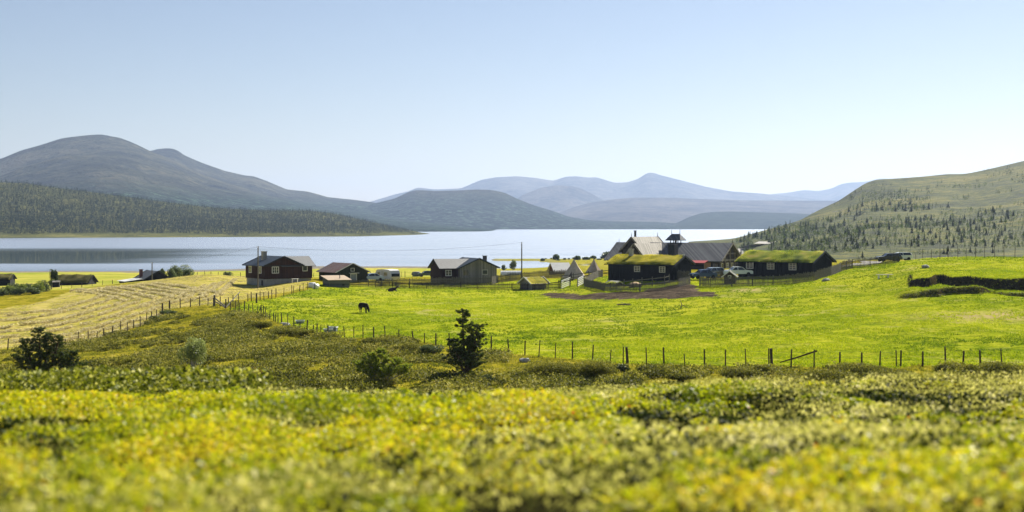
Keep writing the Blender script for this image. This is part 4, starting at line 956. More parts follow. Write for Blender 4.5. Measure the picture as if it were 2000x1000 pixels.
def picket_fence(label, pts, hh, pitch=.2, gap=.5, group='picket fences', mat=None, seed=2, lean=.05):
    """pts: (photo column, depth); stands on the ground"""
    rs = random.Random(seed); mat = mat or FENCEWOOD
    P = [Vector(((x - 1000) / F * d, d, 0)) for x, d in pts]
    c = Vector((P[0].x, P[0].y, hz(P[0].x, P[0].y)))
    h = thing('picket_fence', label, 'fence', c, 0, group)
    for a, b in zip(P[:-1], P[1:]):
        L = (b - a).length; d = (b - a) / L; n = max(2, int(L / pitch)); m = MB(); nrm = Vector((d.y, -d.x, 0))
        for i in range(n):
            q = a + d * (i + .5) * L / n; q.z = hz(q.x, q.y); q = q - c + nrm * .05
            hq = hh * (1 + (rs.random() - .5) * .22); lx = (rs.random() - .5) * lean
            w_ = pitch * gap * (.8 + .4 * rs.random())
            x = d * w_ / 2; t_ = nrm * .012; up = Vector((0, 0, hq)) + d * lx; lo = Vector((0, 0, -.05))
            m.add([q - x - t_ + lo, q + x - t_ + lo, q + x + t_ + lo, q - x + t_ + lo, q - x - t_ + up, q + x - t_ + up, q + x + t_ + up, q - x + t_ + up, q + up + Vector((0, 0, .07))],
                  [(0,1,5,4),(1,2,6,5),(2,3,7,6),(3,0,4,7),(4,5,8),(5,6,8),(6,7,8),(7,4,8)])
        m.build('pickets', mat, h)
        m = MB()
        ns = max(1, int(L / 2.4)); q0 = None
        for i in range(ns + 1):
            q = a + d * i * L / ns; q.z = hz(q.x, q.y); q = q - c
            if q0 is not None:
                for zz in (.28, .8): m.beam(q0 + Vector((0, 0, hh * zz)), q + Vector((0, 0, hh * zz)), .05, .09)
            q0 = q
            if i < ns or b == P[-1]:
                po = MB().tube([(0, 0, -.4), (0, 0, hh * 1.02)], .06, 6).build('post', mat, h); po.location = q - nrm * .06
        m.build('rail', mat, h)
    return h
DP = plain('backlit_weathered_pickets', (.06, .052, .042), .9, .1, .5, 6)  # fence wood with a darker colour to make the pickets look backlit
picket_fence('long picket fence, darkened to look backlit, along the far side of the horse meadow', [(733,246),(800,243.5),(900,242),(1000,240),(1062,238),(1094,237)], 1.05, .19, .42, mat=DP, seed=11)
picket_fence('picket fence between the green shed and the caravan', [(682,246.5),(720,247.5),(760,249),(800,250.5),(842,252)], 1.15, .19, .5, seed=12)
picket_fence('taller grey picket fence in front of the grey house and storehouse', [(842,252),(900,251.5),(960,252.5),(972,256),(1020,261),(1060,263),(1108,266)], 1.35, .18, .62, seed=13)
picket_fence('picket fence curving from the white gate round the paddock to the cabin', [(1141,230),(1180,216),(1215,209),(1250,207),(1290,207.5),(1325,211),(1348,216)], 1.15, .18, .5, seed=14)
picket_fence('short picket fence running back from the white gate', [(1142,232),(1155,240),(1168,247),(1177,249)], 1.2, .18, .6, seed=15)
picket_fence('short picket fence joining the turf cabin gable end', [(1307,224),(1325,223),(1346,221)], 1.5, .17, .6, seed=16)
picket_fence('long picket fence in front of the right turf cabin and its yard', [(1366,211.5),(1388,209.5),(1430,208),(1470,208.5),(1510,208),(1550,209),(1590,212),(1622,218),(1642,224)], 1.35, .18, .64, seed=17)
picket_fence('picket fence with sunlit gaps by the gravel car park at right', [(1642,224),(1665,230),(1700,232),(1730,233),(1756,236)], 1.45, .2, .42, mat=DP, seed=18)
picket_fence('inner picket fence behind the playhouse beside the lodge yard', [(1392,226),(1410,228),(1428,230)], 1.2, .18, .6, seed=19)
# rail fence before the left cabin
def rail_fence(label, pts, hh, rails, mat, grp='rail fences'):
    P = [Vector(((x - 1000) / F * d, d, hz((x - 1000) / F * d, d))) for x, d in pts]; c = P[0]
    h = thing('rail_fence', label, 'fence', c, 0, grp)
    for p in P: o = MB().tube([(0, 0, -.3), (0, 0, hh * 1.12)], .075, 6).build('post', mat, h); o.location = p - c
    for z in rails:
        for a, b in zip(P[:-1], P[1:]): MB().beam(a - c + Vector((0, -.09, z)), b - c + Vector((0, -.09, z + .03)), .07, .12).build('rail', mat, h)
rail_fence('grey rail fence in front of the left turf cabin', [(1219,216.5),(1236,216.5),(1254,217),(1274,217),(1298,217.5),(1307,219)], 1.25, (1.05, .35), FENCEWOOD)
rail_fence('dark rail fence across the tent yard', [(1071,238),(1091,238),(1113,237),(1130,238),(1151,238)], 1.3, (1.1,), DARKPOST)
rail_fence('grey rail fence between the tents and the turf cabin', [(1096,256),(1120,254),(1150,254),(1175,250),(1198,246)], 1.1, (.95, .45), FENCEWOOD)
# white gate pair
for k, (xa, da, xb, db, lab) in enumerate(((1096, 236.5, 1114, 240, 'left white slatted gate leaf standing open by the picket fence'), (1128, 233.5, 1140, 236.5, 'right white slatted gate leaf against the paddock pickets'))):
    a = Vector(((xa - 1000) / F * da, da, 0)); b = Vector(((xb - 1000) / F * db, db, 0)); a.z = hz(a.x, a.y) ; b.z = hz(b.x, b.y)
    h = thing('slatted_gate', lab, 'gate', a, 0, 'white slatted gates'); d = b - a
    for z in (.15, .45, .75, 1.05, 1.3): MB().beam((0, 0, z), d + Vector((0, 0, z + .1)), .04, .17).build('slat', WHITE, h)
    for q in (Vector((0, 0, 0)), d): MB().beam(q + Vector((0, .07, -.3)), q + Vector((0, .07, 1.5)), .12).build('post', DARKPOST, h)
    MB().beam(d * .3 + Vector((0, .06, 1.3)), d + Vector((0, .06, .2)), .1, .06).build('brace', WHITE, h)

# ------------------------------------------------------------------ feed tubs, rocks, driftwood
TUBW = plain('pale_tub', (.62, .64, .66), .5, .3, .1); TUBB = plain('grey_blue_tub', (.16, .2, .26), .5, .3, .2)
def tub(px, py, w_, d_, h_, lab, m1, m2, rz):
    q = at(px, py); h = thing('feed_trough', lab, 'trough', q, R(rz), 'feed troughs in the meadow')
    m = MB(); a = w_ / 2; b = d_ / 2; t_ = .06; hh = h_
    lo = [(-a*.85,-b*.8,-.05),(a*.85,-b*.8,-.05),(a*.85,b*.8,-.05),(-a*.85,b*.8,-.05)]; up = [(-a,-b,hh),(a,-b,hh),(a,b,hh),(-a,b,hh)]
    ui = [(-a+t_,-b+t_,hh),(a-t_,-b+t_,hh),(a-t_,b-t_,hh),(-a+t_,b-t_,hh)]; li = [(x*.8, y*.8, hh*.35) for x, y, z in up]
    m.add(lo + up + ui + li, [(0,3,2,1),(0,1,5,4),(1,2,6,5),(2,3,7,6),(3,0,4,7),(4,5,9,8),(5,6,10,9),(6,7,11,10),(7,4,8,11),(8,9,13,12),(9,10,14,13),(10,11,15,14),(11,8,12,15),(12,13,14,15)])
    m.build('basin', m2, h)
    m = MB(); m.box(-a-.03,a+.03,-b-.03,-b+.03,hh-.1,hh+.02); m.box(-a-.03,a+.03,b-.03,b+.03,hh-.1,hh+.02); m.box(-a-.03,-a+.03,-b+.03,b-.03,hh-.1,hh+.02); m.box(a-.03,a+.03,-b+.03,b-.03,hh-.1,hh+.02); m.build('rim', m1, h)
tub(586, 632, .95, .9, .35, 'lone white-topped feed trough in the meadow, left of the others', TUBW, TUBB, 10)
tub(641, 652, .85, .6, .5, 'blue-grey feed trough beside the fence, front one of two', TUBW, TUBB, 15)
tub(650, 649, .9, .6, .55, 'blue-grey feed trough beside the fence, back one of two', TUBW, TUBB, -10)
def rock(px, py, s, lab, name='rock', m=None, sq=.65):
    q = at(px, py); r = random.Random(px); bm_v = []
    me = bpy.data.meshes.new(name); import bmesh as _b
    b = _b.new(); _b.ops.create_icosphere(b, subdivisions=2, radius=s)
    for v in b.verts:
        k = .8 + .4 * r.random(); v.co = Vector((v.co.x * k * 1.2, v.co.y * k, v.co.z * k * sq))
    b.to_mesh(me); b.free(); o = link(name, me, m or STONE); tag(o, lab, 'rock', 'pale rocks by the fence'); o.location = q + Vector((0, 0, s * .25))
rock(1025, 707, .38, 'pale boulder beside the fence right of the tall pine')
rock(560, 636, .35, 'white stone at the fence corner near the feed trough')
rock(552, 633, .22, 'smaller white stone left of the fence corner stone')
rock(1613, 549, .45, 'grey stone on the grass below the right picket fence')
rock(1808, 523, .5, 'cluster of pale stones at the foot of the knoll fence')
rock(1602, 752, .22, 'white stone in the dark bush near the right foreground')
q = at(1331, 603)
h = thing('driftwood', 'forked pale dead branch lying on the open meadow', 'branch', q)
MB().tube([(-.1, 0, 0), (.05, 0, .45), (-.05, 0, .8), (-.12, 0, 1.05)], [.07, .06, .05, .03], 6).tube([(.05, 0, .45), (.4, .1, .3), (.9, .1, .05)], [.05, .045, .03], 6).build('wood', FENCEWOOD, h)
h = thing('branch_pile', 'small heap of pale dead branches on the meadow below the soil', 'branches', at(1219, 597))
for k in range(9):
    r = random.Random(k); a = r.random() * 3.1; l = .5 + r.random() * .6
    MB().tube([(-math.cos(a) * l, -math.sin(a) * l * .6, .08 + r.random() * .2), (math.cos(a) * l, math.sin(a) * l * .6, .08 + r.random() * .3)], .035, 5).build('branch', FENCEWOOD, h)
h = thing('wooden_bench', 'white plank bench on the slope below the right car park', 'bench', at(1728, 543), R(12))
MB().box(-1.2, 1.2, -.2, .2, .42, .5).build('seat', CREAM, h)
for x in (-.9, .5): MB().box(x - .06, x + .06, -.15, .15, -.2, .42).build('leg', WHITE, h)
# gravel tracks
def ribbon(name, pts, wd, m, zoff=.05, hf=None):
    V_ = []; fs = []
    for i, (p, w_) in enumerate(zip(pts, wd)):
        d = (pts[min(i + 1, len(pts) - 1)] - pts[max(i - 1, 0)]); d.z = 0; d.normalize(); nrm = Vector((-d.y, d.x, 0))
        for sgn in (-1, -.33, .33, 1):
            q = p + nrm * w_ * sgn / 2; zz = (hf(q.x, q.y) if hf else hz(q.x, q.y)) + zoff; V_.append((q.x, q.y, zz))
    n = len(pts)
    for i in range(n - 1):
        for k in range(3): fs.append((i * 4 + k, i * 4 + k + 1, i * 4 + k + 5, i * 4 + k + 4))
    me = bpy.data.meshes.new(name); me.from_pydata(V_, [], fs); o = link(name, me, m, None, True); return tag(o, kind='structure')
GRAVEL = plain('gravel', (.36, .34, .31), .95, .1, .2, .8)
def cr(pts, n=14):
    out = []
    for i in range(len(pts) - 1):
        p0, p1, p2, p3 = pts[max(i - 1, 0)], pts[i], pts[i + 1], pts[min(i + 2, len(pts) - 1)]
        for k in range(n):
            t_ = k / n; out.append(.5 * ((2 * p1) + (p2 - p0) * t_ + (2 * p0 - 5 * p1 + 4 * p2 - p3) * t_ * t_ + (3 * p1 - p0 - 3 * p2 + p3) * t_ ** 3))
    out.append(pts[-1]); return out
gp = cr([Vector(((x - 1000) / F * d, d, 0)) for x, d in ((1650, 322), (1672, 318), (1695, 305), (1705, 288), (1690, 270), (1665, 262), (1640, 255))])
ribbon('gravel_road', gp, [4.0] * len(gp), GRAVEL, .08)
gp = [Vector(((x - 1000) / F * d, d, 0)) for x, d in ((1655, 248), (1700, 250), (1740, 252), (1790, 255), (1840, 258))]
ribbon('car_park', cr(gp), [9.] * len(cr(gp)), GRAVEL, .06)

# ------------------------------------------------------------------ horses
def skin_body(name, nodes, edges, mat, par, sub=2, root=0):
    me = bpy.data.meshes.new(name); me.from_pydata([n[0] for n in nodes], edges, []); o = link(name, me, mat, par)
    o.modifiers.new('skin', 'SKIN'); me.skin_vertices.new() if not me.skin_vertices else None
    sv = me.skin_vertices[0].data
    for i, n in enumerate(nodes):
        r = n[1]; sv[i].radius = (r if isinstance(r, tuple) else (r, r)); sv[i].use_root = (i == root)
    s_ = o.modifiers.new('sub', 'SUBSURF'); s_.levels = sub; s_.render_levels = sub
    # bake to a plain mesh
    dg = bpy.context.evaluated_depsgraph_get(); dg.update(); m2 = bpy.data.meshes.new_from_object(o.evaluated_get(dg))
    o.modifiers.clear(); o.data = m2; 
    if not m2.materials: m2.materials.append(mat)
    m2.polygons.foreach_set('use_smooth', [True] * len(m2.polygons)); return o
COAT = plain('black_coat', (.008, .007, .006), .8, .1, .3, 3)
MANE = plain('pale_mane', (.10, .075, .05), .8, .2, .3, 9)
h = thing('horse', 'black horse grazing in the meadow with its head down', 'horse', at(710, 611), R(-38), 'horses in the meadow')
N = [((-.42,0,1.06),(.27,.31)), ((-.05,0,.98),(.30,.33)), ((.32,0,1.02),(.27,.31)), ((.55,0,.96),(.20,.25)), ((.74,0,.72),(.13,.18)), ((.86,0,.5),(.11,.15)), ((.90,0,.36),(.11,.13)), ((.93,0,.2),(.08,.10)), ((.95,0,.08),(.07,.07)),
  ((-.58,0,1.04),(.20,.25)),
  ((-.52,.17,.80),(.15,.18)), ((-.45,.18,.62),(.09,.12)), ((-.60,.18,.43),(.06,.07)), ((-.57,.18,.12),(.045,.045)), ((-.52,.18,.03),(.06,.055)),
  ((-.50,-.17,.80),(.15,.18)), ((-.38,-.18,.62),(.09,.12)), ((-.48,-.18,.43),(.06,.07)), ((-.42,-.18,.12),(.045,.045)), ((-.37,-.18,.03),(.06,.055)),
  ((.38,.16,.72),(.10,.13)), ((.36,.17,.42),(.06,.065)), ((.35,.17,.12),(.045,.045)), ((.39,.17,.03),(.06,.055)),
  ((.42,-.16,.72),(.10,.13)), ((.50,-.17,.42),(.06,.065)), ((.52,-.17,.12),(.045,.045)), ((.56,-.17,.03),(.06,.055)),
  ((.88,.08,.62),(.02,.035)), ((.88,-.08,.62),(.02,.035)),]
E = [(0,1),(1,2),(2,3),(3,4),(4,5),(5,6),(6,7),(7,8),(0,9),(0,10),(10,11),(11,12),(12,13),(13,14),(0,15),(15,16),(16,17),(17,18),(18,19),(2,20),(20,21),(21,22),(22,23),(2,24),(24,25),(25,26),(26,27),(5,28),(5,29)]
skin_body('body', N, E, COAT, h)
MB().tube([(-.72, 0, 1.12), (-.84, 0, .9), (-.82, 0, .4)], [.05, .08, .03], 7).build('tail', COAT, h, True)
MB().tube([(.5, 0, 1.22), (.76, 0, .98), (.92, 0, .72), (.97, 0, .52)], [.04, .06, .05, .03], 6).build('mane', MANE, h, True)
for k in range(4):
    i = (14, 19, 23, 27)[k]; x, y, z = N[i][0]; MB().tube([(x, y, -.03), (x, y, .06)], [.06, .05], 8).build('hoof', DARKTRIM, h)
h = thing('horse', 'dark brown horse lying in the grass by the picket fence', 'horse', at(766, 569), R(12), 'horses in the meadow')
N = [((-.5,0,.32),(.28,.30)), ((0,0,.34),(.31,.30)), ((.42,0,.38),(.25,.27)), ((.64,0,.52),(.15,.18)), ((.82,0,.72),(.10,.13)), ((.98,0,.78),(.10,.11)), ((1.2,0,.62),(.06,.07)),
  ((-.62,-.28,.16),(.14,.12)), ((-.25,-.42,.08),(.06,.06)), ((.1,-.46,.05),(.04,.04)), ((.5,-.28,.14),(.09,.08)), ((.85,-.34,.06),(.05,.05)), ((.6,-.42,.04),(.04,.04)), ((.92,.06,.93),(.02,.03)), ((.92,-.06,.93),(.02,.03))]
E = [(0,1),(1,2),(2,3),(3,4),(4,5),(5,6),(0,7),(7,8),(8,9),(2,10),(10,11),(11,12),(5,13),(5,14)]
BROWNCOAT = plain('dark_brown_coat', (.03, .017, .011), .6, .3, .3, 3)
skin_body('body', N, E, BROWNCOAT, h)
MB().tube([(-.75, 0, .4), (-.98, -.1, .2), (-1.1, -.2, .03)], [.05, .06, .03], 7).build('tail', COAT, h, True)
# ------------------------------------------------------------------ vegetation materials
LEAF_G = foliage_mat('willow_leaf', [(0, (.035, .055, .015)), (.5, (.10, .14, .035)), (1, (.26, .30, .10))], .35, .5, .3)
PINE = foliage_mat('pine_needle', [(0, (.012, .022, .006)), (.5, (.04, .062, .012)), (.8, (.11, .15, .02)), (1, (.22, .26, .04))], .25, .5, .3)
HEATH = foliage_mat('heath_leaf', [(0, (.04, .045, .006)), (.3, (.12, .13, .012)), (.55, (.25, .245, .025)), (.8, (.42, .38, .06)), (1, (.52, .42, .12))], .3, .7, .15)
GRASSB = foliage_mat('meadow_blade', [(0, (.07, .13, .002)), (.4, (.26, .34, .004)), (.7, (.46, .48, .012)), (.9, (.60, .58, .09)), (1, (.72, .66, .28))], .5, .6, .1)
HAYM = foliage_mat('hay_straw', [(0, (.16, .14, .04)), (.35, (.42, .36, .13)), (.7, (.62, .54, .28)), (1, (.75, .68, .42))], .25, .8, .1)
BUSH = foliage_mat('light_bush_leaf', [(0, (.05, .07, .015)), (.5, (.16, .21, .02)), (1, (.38, .42, .05))], .45, .45, .3)
BARK = plain('pine_bark', (.09, .06, .04), .9, .1, .4, 8)
BARKP = plain('pale_bark', (.38, .35, .3), .8, .2, .3, 8)
CONI = foliage_mat('conifer_crown', [(0, (.022, .036, .016)), (.5, (.055, .078, .03)), (.85, (.11, .14, .045)), (1, (.18, .20, .07))], .2, .7, .1)
BIRCHM = foliage_mat('birch_crown', [(0, (.035, .06, .012)), (.5, (.09, .14, .02)), (1, (.20, .26, .04))], .3, .7, .1)
FAROF = foliage_mat('far_forest', [(0, (.007, .016, .010)), (.6, (.017, .032, .015)), (.88, (.03, .05, .02)), (1, (.06, .08, .03))], .15, .8, .05)

def ell(n, r3, r, shell=.55):
    u = r.normal(size=(n, 3)); u /= np.linalg.norm(u, axis=1)[:, None]
    k = shell + (1 - shell) * r.random(n) ** .5
    return u * k[:, None] * np.array(r3)
def pine_tree(label, loc, H, leaders, seed, spread=.28, dens=1., bare=.28, cat='tree', group=None, name='pine_tree', mats=(BARK, PINE), lower=0):
    r = np.random.default_rng(seed); h = thing(name, label, cat, loc, 0, group)
    tb = MB(); cl = []
    for (lx, ly, hk, base) in leaders:
        top = Vector((lx * H, ly * H, H * hk)); b0 = Vector((lx * H * base, ly * H * base, -.2 if base == 0 else H * .08))
        pts = [b0, b0.lerp(top, .33) + Vector((lx * H * .12, 0, 0)), b0.lerp(top, .66) + Vector((lx * H * .08, 0, 0)), top]
        tb.tube(pts, [H * .022, H * .017, H * .011, H * .004], 7)
        nw = int(11 * hk) + 2
        for i in range(nw):
            t = bare + (1 - bare) * (i + .3 * r.random()) / nw
            q = Vector(np.interp(t, [0, .33, .66, 1], [p_[k] for p_ in pts]) for k in range(3))
            L0 = H * spread * (1.05 - t) ** .8 * (.7 + .5 * r.random()) + .12
            for k in range(4 + r.integers(0, 2)):
                a = r.random() * 6.283; e = q + Vector((math.cos(a) * L0, math.sin(a) * L0, L0 * (.35 + .45 * r.random())))
                md = q.lerp(e, .55) - Vector((0, 0, L0 * .06))
                tb.tube([q, md, e], [.018 * H / 4, .012 * H / 4, .006], 4, caps=False)
                for f_ in (.5, .72, .9, 1.05):
                    cc = q.lerp(e, f_); cl.append((cc + Vector((r.normal() * .06, r.normal() * .06, r.normal() * .04 + .03)) * (H / 4), .10 + .08 * r.random(), t))
            if i == nw - 1: cl.append((top, .14, 1.))
    tb.build('trunk', mats[0], h)
    P = []; A = []; tt = []
    for c_, s_, t in cl:
        n = int(34 * dens); u = r.normal(size=(n, 3)); u[:, 2] = np.abs(u[:, 2]) * 1.3 + .1; u /= np.linalg.norm(u, axis=1)[:, None]
        P.append(np.tile(np.array(c_), (n, 1)) + u * s_ * .15); A.append(u * (s_ * (.8 + .5 * r.random((n, 1))))); tt.append(.25 + .5 * r.random(n) + .25 * (u[:, 2] > .8))
    P = np.concatenate(P); A = np.concatenate(A); tt = np.concatenate(tt)
    sd = np.cross(A, r.normal(size=A.shape)); sd /= np.linalg.norm(sd, axis=1)[:, None]; sd *= .018
    V_ = np.stack([P - sd, P + sd, P + A], 1).reshape(-1, 3)
    link('crown', mesh_of('crown', V_, np.repeat(tt, 3), 3), mats[1], h)
    return h
def bush(label, loc, rx, ry, H, n, leaf, mat, seed, name='bush', cat='bush', group=None, stems=7, bark=BARKP, lobes=9, tb=.5, low=.15):
    r = np.random.default_rng(seed); h = thing(name, label, cat, loc, 0, group)
    m = MB(); Ps = []
    for k in range(lobes):
        a = r.random() * 6.283; d = r.random() ** .6 * .75; z = H * (low + (1 - low) * (.25 + .6 * r.random()) * (1 - .35 * d))
        c_ = np.array([math.cos(a) * rx * d, math.sin(a) * ry * d, z])
        s_ = .38 + .25 * r.random()
        Ps.append(c_ + ell(n // lobes, (rx * s_, ry * s_, H * s_ * .62), r))
        if k < stems: m.tube([(c_[0] * .15, c_[1] * .15, -.15), (c_[0] * .5, c_[1] * .5, z * .5), tuple(c_)], [.035, .025, .01], 5)
    m.build('stems', bark, h)
    P = np.concatenate(Ps); P[:, 2] = np.maximum(P[:, 2], .02)
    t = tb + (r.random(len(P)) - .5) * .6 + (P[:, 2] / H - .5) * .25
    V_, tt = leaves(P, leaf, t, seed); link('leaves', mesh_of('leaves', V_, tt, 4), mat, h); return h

# ---- single trees and bushes
pine_tree('tall young pine with forked top in front of the meadow fence', at(912, 742, 90), 4.9, [(-.07, 0, 1., 0), (.15, .02, .78, .12), (-.2, .05, .55, .1), (.02, -.04, .6, .1)], 3, .23, 1.9, .08)
pine_tree('dark broad many-stemmed pine at the far left', at(84, 752, 90), 4.1, [(-.08, 0, 1., 0), (-.33, 0, .8, .1), (.28, .02, .85, .1), (.05, .1, .9, .1), (-.5, .03, .5, .1), (.42, 0, .55, .1)], 5, .27, 1.1, .15)
pine_tree('thin sparse pine just right of the dark broad pine', at(141, 750, 92), 2.3, [(.05, 0, 1., 0), (.35, .02, .6, .1)], 6, .33, .6, .2)
pine_tree('stocky light green pine among the heath, left of the tall pine', at(745, 752, 90), 2.35, [(0, 0, 1., 0), (-.4, 0, .85, .1), (.45, 0, .7, .1), (.8, .05, .5, .1), (-.7, 0, .6, .1)], 8, .36, 1.0, .1,
   mats=(BARKP, foliage_mat('light_pine_needle', [(0, (.04, .065, .01)), (.45, (.16, .22, .015)), (1, (.42, .46, .04))], .4, .5, .3)))
bush('round grey-green willow bush standing alone in the heath', at(375, 727, 90), 1.0, .85, 2.3, 5200, .085, foliage_mat('grey_willow_leaf', [(0, (.06, .085, .02)), (.5, (.22, .27, .06)), (1, (.50, .54, .18))], .35, .4, .4), 3, stems=12, low=.45, lobes=12)
bush('low dark spreading juniper under the tall pine', at(880, 748, 90), 1.9, .8, .75, 4200, .08, PINE, 14, tb=.45, bark=BARK)
bush('dark juniper at the right foot of the tall pine', at(946, 748, 90), .8, .6, .6, 1800, .08, PINE, 15, tb=.45, bark=BARK)
bush('big low grey-green juniper thicket below the fence, right of the path', at(1088, 743, 88), 2.7, 1.6, 1.35, 16000, .075, HEATH, 16, lobes=22, tb=.42, bark=BARK)
bush('second hump of the juniper thicket, nearer the right', at(1150, 742, 88), 2.0, 1.4, 1.35, 11000, .075, HEATH, 17, lobes=16, tb=.42, bark=BARK)
bush('small dark bush between the thicket and the fence', at(1209, 728, 90), .7, .5, .65, 2000, .075, PINE, 18, bark=BARK)
for k, (x, y, rx, H, lab) in enumerate((
  (1245, 741, 1.2, .65, 'low heather clump right of the juniper thicket'), (1330, 743, 1.0, .5, 'flat brownish heather clump below the fence'),
  (1445, 744, 1.7, .95, 'broad dark juniper below the leaning brace rail'), (1492, 735, .8, .8, 'small dark juniper at the foot of the corner post'),
  (1610, 755, 2.2, 1.15, 'big dark bush at the brow, right of the brace rail'), (1680, 741, 2.0, 1.0, 'dark bush on the bank below the right-hand fence'),
  (1740, 746, 1.6, .8, 'purple-brown heather beside the dark bank bush'), (1848, 732, 1.0, .8, 'low bush on the bank under the right fence posts'),
  (1955, 745, 1.9, 1.3, 'dark bush at the right picture edge below the fence'), (1900, 742, .9, .9, 'small bush left of the dark edge bush'))):
    bush(lab, at(x, y, 88), rx, rx * .6, H, int(4200 * rx), .075, HEATH, 30 + k, lobes=10 + int(rx * 4), tb=.36, bark=BARK, group='low bushes on the bank')
for k, (x, y, rx, H, lab) in enumerate((
  (640, 664, 1.6, .8, 'dark green bush beside the fence under the feed troughs'), (560, 656, 1.9, .95, 'dark bush on the heath left of the feed troughs'),
  (600, 660, 1.1, .8, 'dark bush tight against the fence posts'), (740, 674, 1.6, .7, 'grey-brown bush by the fence in mid heath'),
  (800, 690, 1.4, .8, 'grey-green bush right of the mid heath bush'), (660, 690, 1.4, .75, 'rounded dark bush on the sandy heath ridge'),
  (505, 641, 1.2, .8, 'leafy bush near the top of the heath'), (440, 645, 1.2, .7, 'dark bush at the top left of the heath'),
  (330, 615, 1.0, .6, 'green bush at the foot of the thick hayfield post'), (305, 627, .9, .6, 'green bush along the hayfield fence'),
  (845, 690, 1.0, .7, 'pale willow bush next to the fence left of the tall pine'))):
    bush(lab, at(x, y, 90), rx, rx * .7, H, int(3200 * rx), .085, [HEATH, LEAF_G][k in (8, 9, 10)], 60 + k, lobes=10, tb=.4, bark=BARK, group='bushes on the heath')
bush('leafless reddish seedling at the front edge of the heath', at(502, 742, 90), .5, .3, 1.0, 260, .06, foliage_mat('red_leaf', [(0, (.12, .03, .02)), (.5, (.35, .12, .03)), (1, (.5, .35, .06))], .4), 77, name='birch_seedling', cat='seedling', stems=8)
# left field trees
def ltree(px, py, D, rx, H, lab, seed, mat=LEAF_G, n=3500, grp=None, low=.2, nm='bush', cat='bush', leaf=.16, tb=.5):
    X = (px - 1000) / F * D; bush(lab, (X, D, hz(X, D)), rx, rx * .8, H, n, leaf, mat, seed, group=grp, low=low, name=nm, cat=cat, lobes=12, tb=tb)
ltree(345, 535, 322, 1.5, 3.2, 'tallest rounded willow behind the hayfield crest', 81, grp='willows behind the hayfield')
ltree(362, 536, 325, 1.7, 3.1, 'broad willow right of the tallest one behind the hayfield', 82, grp='willows behind the hayfield')
ltree(334, 536, 318, 1.1, 2.6, 'left flank willow of the clump behind the hayfield', 83, grp='willows behind the hayfield')
ltree(316, 532, 330, .8, 2.4, 'small bush between the dark farmhouse and the willows', 84, grp='willows behind the hayfield')
ltree(105, 552, 312, .85, 3.6, 'lone dark tree left of the long turf barn', 85, PINE, 3500, nm='spruce_tree', cat='tree', low=.3)
ltree(102, 553, 303, .7, 1.7, 'pale willow at the foot of the lone dark tree', 86, n=1500)
ltree(446, 530, 335, 1.0, 1.5, 'small bush in the field left of the brown house', 87, n=1500)
ltree(1002, 530, 440, 1.2, 3.0, 'dark bush at the inlet shore right of the grey house', 88, n=1500, leaf=.25)
ltree(984, 530, 440, .7, 1.8, 'small bush at the inlet shore, left of the darker one', 89, n=800, leaf=.25)
for k in range(9):
    x = 4 + k * 10 + (k % 2) * 3; ltree(x, 580, 262 + (k % 3) * 4, 1.25 + .3 * (k % 2), 1.5 + .4 * ((k * 7) % 3), ['dark willow bush in the hedge at the lower left field, at the picture edge', 'bright green willow second in the hedge of the left field', 'tall dark bush third in the hedge of the left field', 'rounded olive bush fourth in the hedge of the left field', 'middle bush of the hedge in the left field', 'brownish bush right of the hedge middle in the left field', 'large dark bush near the right end of the left field hedge', 'low green bush next to the last in the left field hedge', 'last bush at the right end of the left field hedge'][k], 90 + k, [LEAF_G, BUSH][k % 3 == 1], 2600, 'hedge bushes in the left field', .05, leaf=.15, tb=.45)
# bushes on the spit
spitlab = 'small dark bush on the far lake spit behind the tents'
proto = None
for k in range(17):
    x = 1060 + k * 8 + random.random() * 9 - 3; D = 590 + random.random() * 45; X = (x - 1000) / F * D; s_ = .3 + random.random() ** 2 * .9 + (1.2 if k == 16 else 0)
    if proto is None:
        r_ = np.random.default_rng(4); P_ = ell(900, (1.6, 1.2, 1.3), r_, .05) + np.array([0, 0, .9]); V_, t_ = leaves(P_, .4, None, 4)
        proto = link('shrub', mesh_of('shrub', V_, t_ * .7, 4), LEAF_G); o = proto
    else: o = proto.copy(); COL.objects.link(o)
    tag(o, spitlab, 'shrub', 'shrubs on the far spit'); o.location = (X, D, max(hz(X, D), LAKE)); o.scale = (s_ * (1 + random.random()), s_, s_ * (.55 + .4 * random.random())); o.rotation_euler = (0, 0, random.random() * 6)

# ------------------------------------------------------------------ hillside trees (individuals) and the rest of the wood
def conifer_arrays(r, H=1., W=.22, n=110, layers=9):
    P = []; u = r.random(n) ** .75; z = .08 + .9 * (1 - u); a = r.random(n) * 6.283
    rad = W * (1.02 - z) * (.55 + .55 * r.random(n)) * (1 + .25 * np.sin(z * layers * 6.283))
    c_ = np.stack([np.cos(a) * rad, np.sin(a) * rad, z], 1)
    l = .05 + .10 * (1 - z)
    d = np.stack([np.cos(a), np.sin(a), -.35 * np.ones(n)], 1) * l[:, None]
    s_ = np.stack([-np.sin(a), np.cos(a), np.zeros(n)], 1) * (l * .6)[:, None]
    V_ = np.stack([c_ - s_, c_ + s_, c_ + d * 1.1, ], 1)
    V2 = np.stack([c_ - s_, c_ + s_, c_ * [.2, .2, 1] + [0, 0, .07]], 1)
    Va = np.concatenate([V_, V2]).reshape(-1, 3); t = np.repeat(np.tile(r.random(n) * .8 + .1 * z, 2), 3)
    return Va * H, t
def birch_arrays(r, n=120):
    P = ell(n, (.28, .28, .42), r, .3) + np.array([0, 0, .55]); P[:, :2] *= (1 + .5 * (r.random((n, 1)) - .5))
    V_, t = leaves(P, .13, None, int(r.integers(1e6)))
    V_ = V_.reshape(-1, 4, 3)[:, :3].reshape(-1, 3); t = t.reshape(-1, 4)[:, :3].ravel(); return V_, t
rt = np.random.default_rng(77)
protos = []
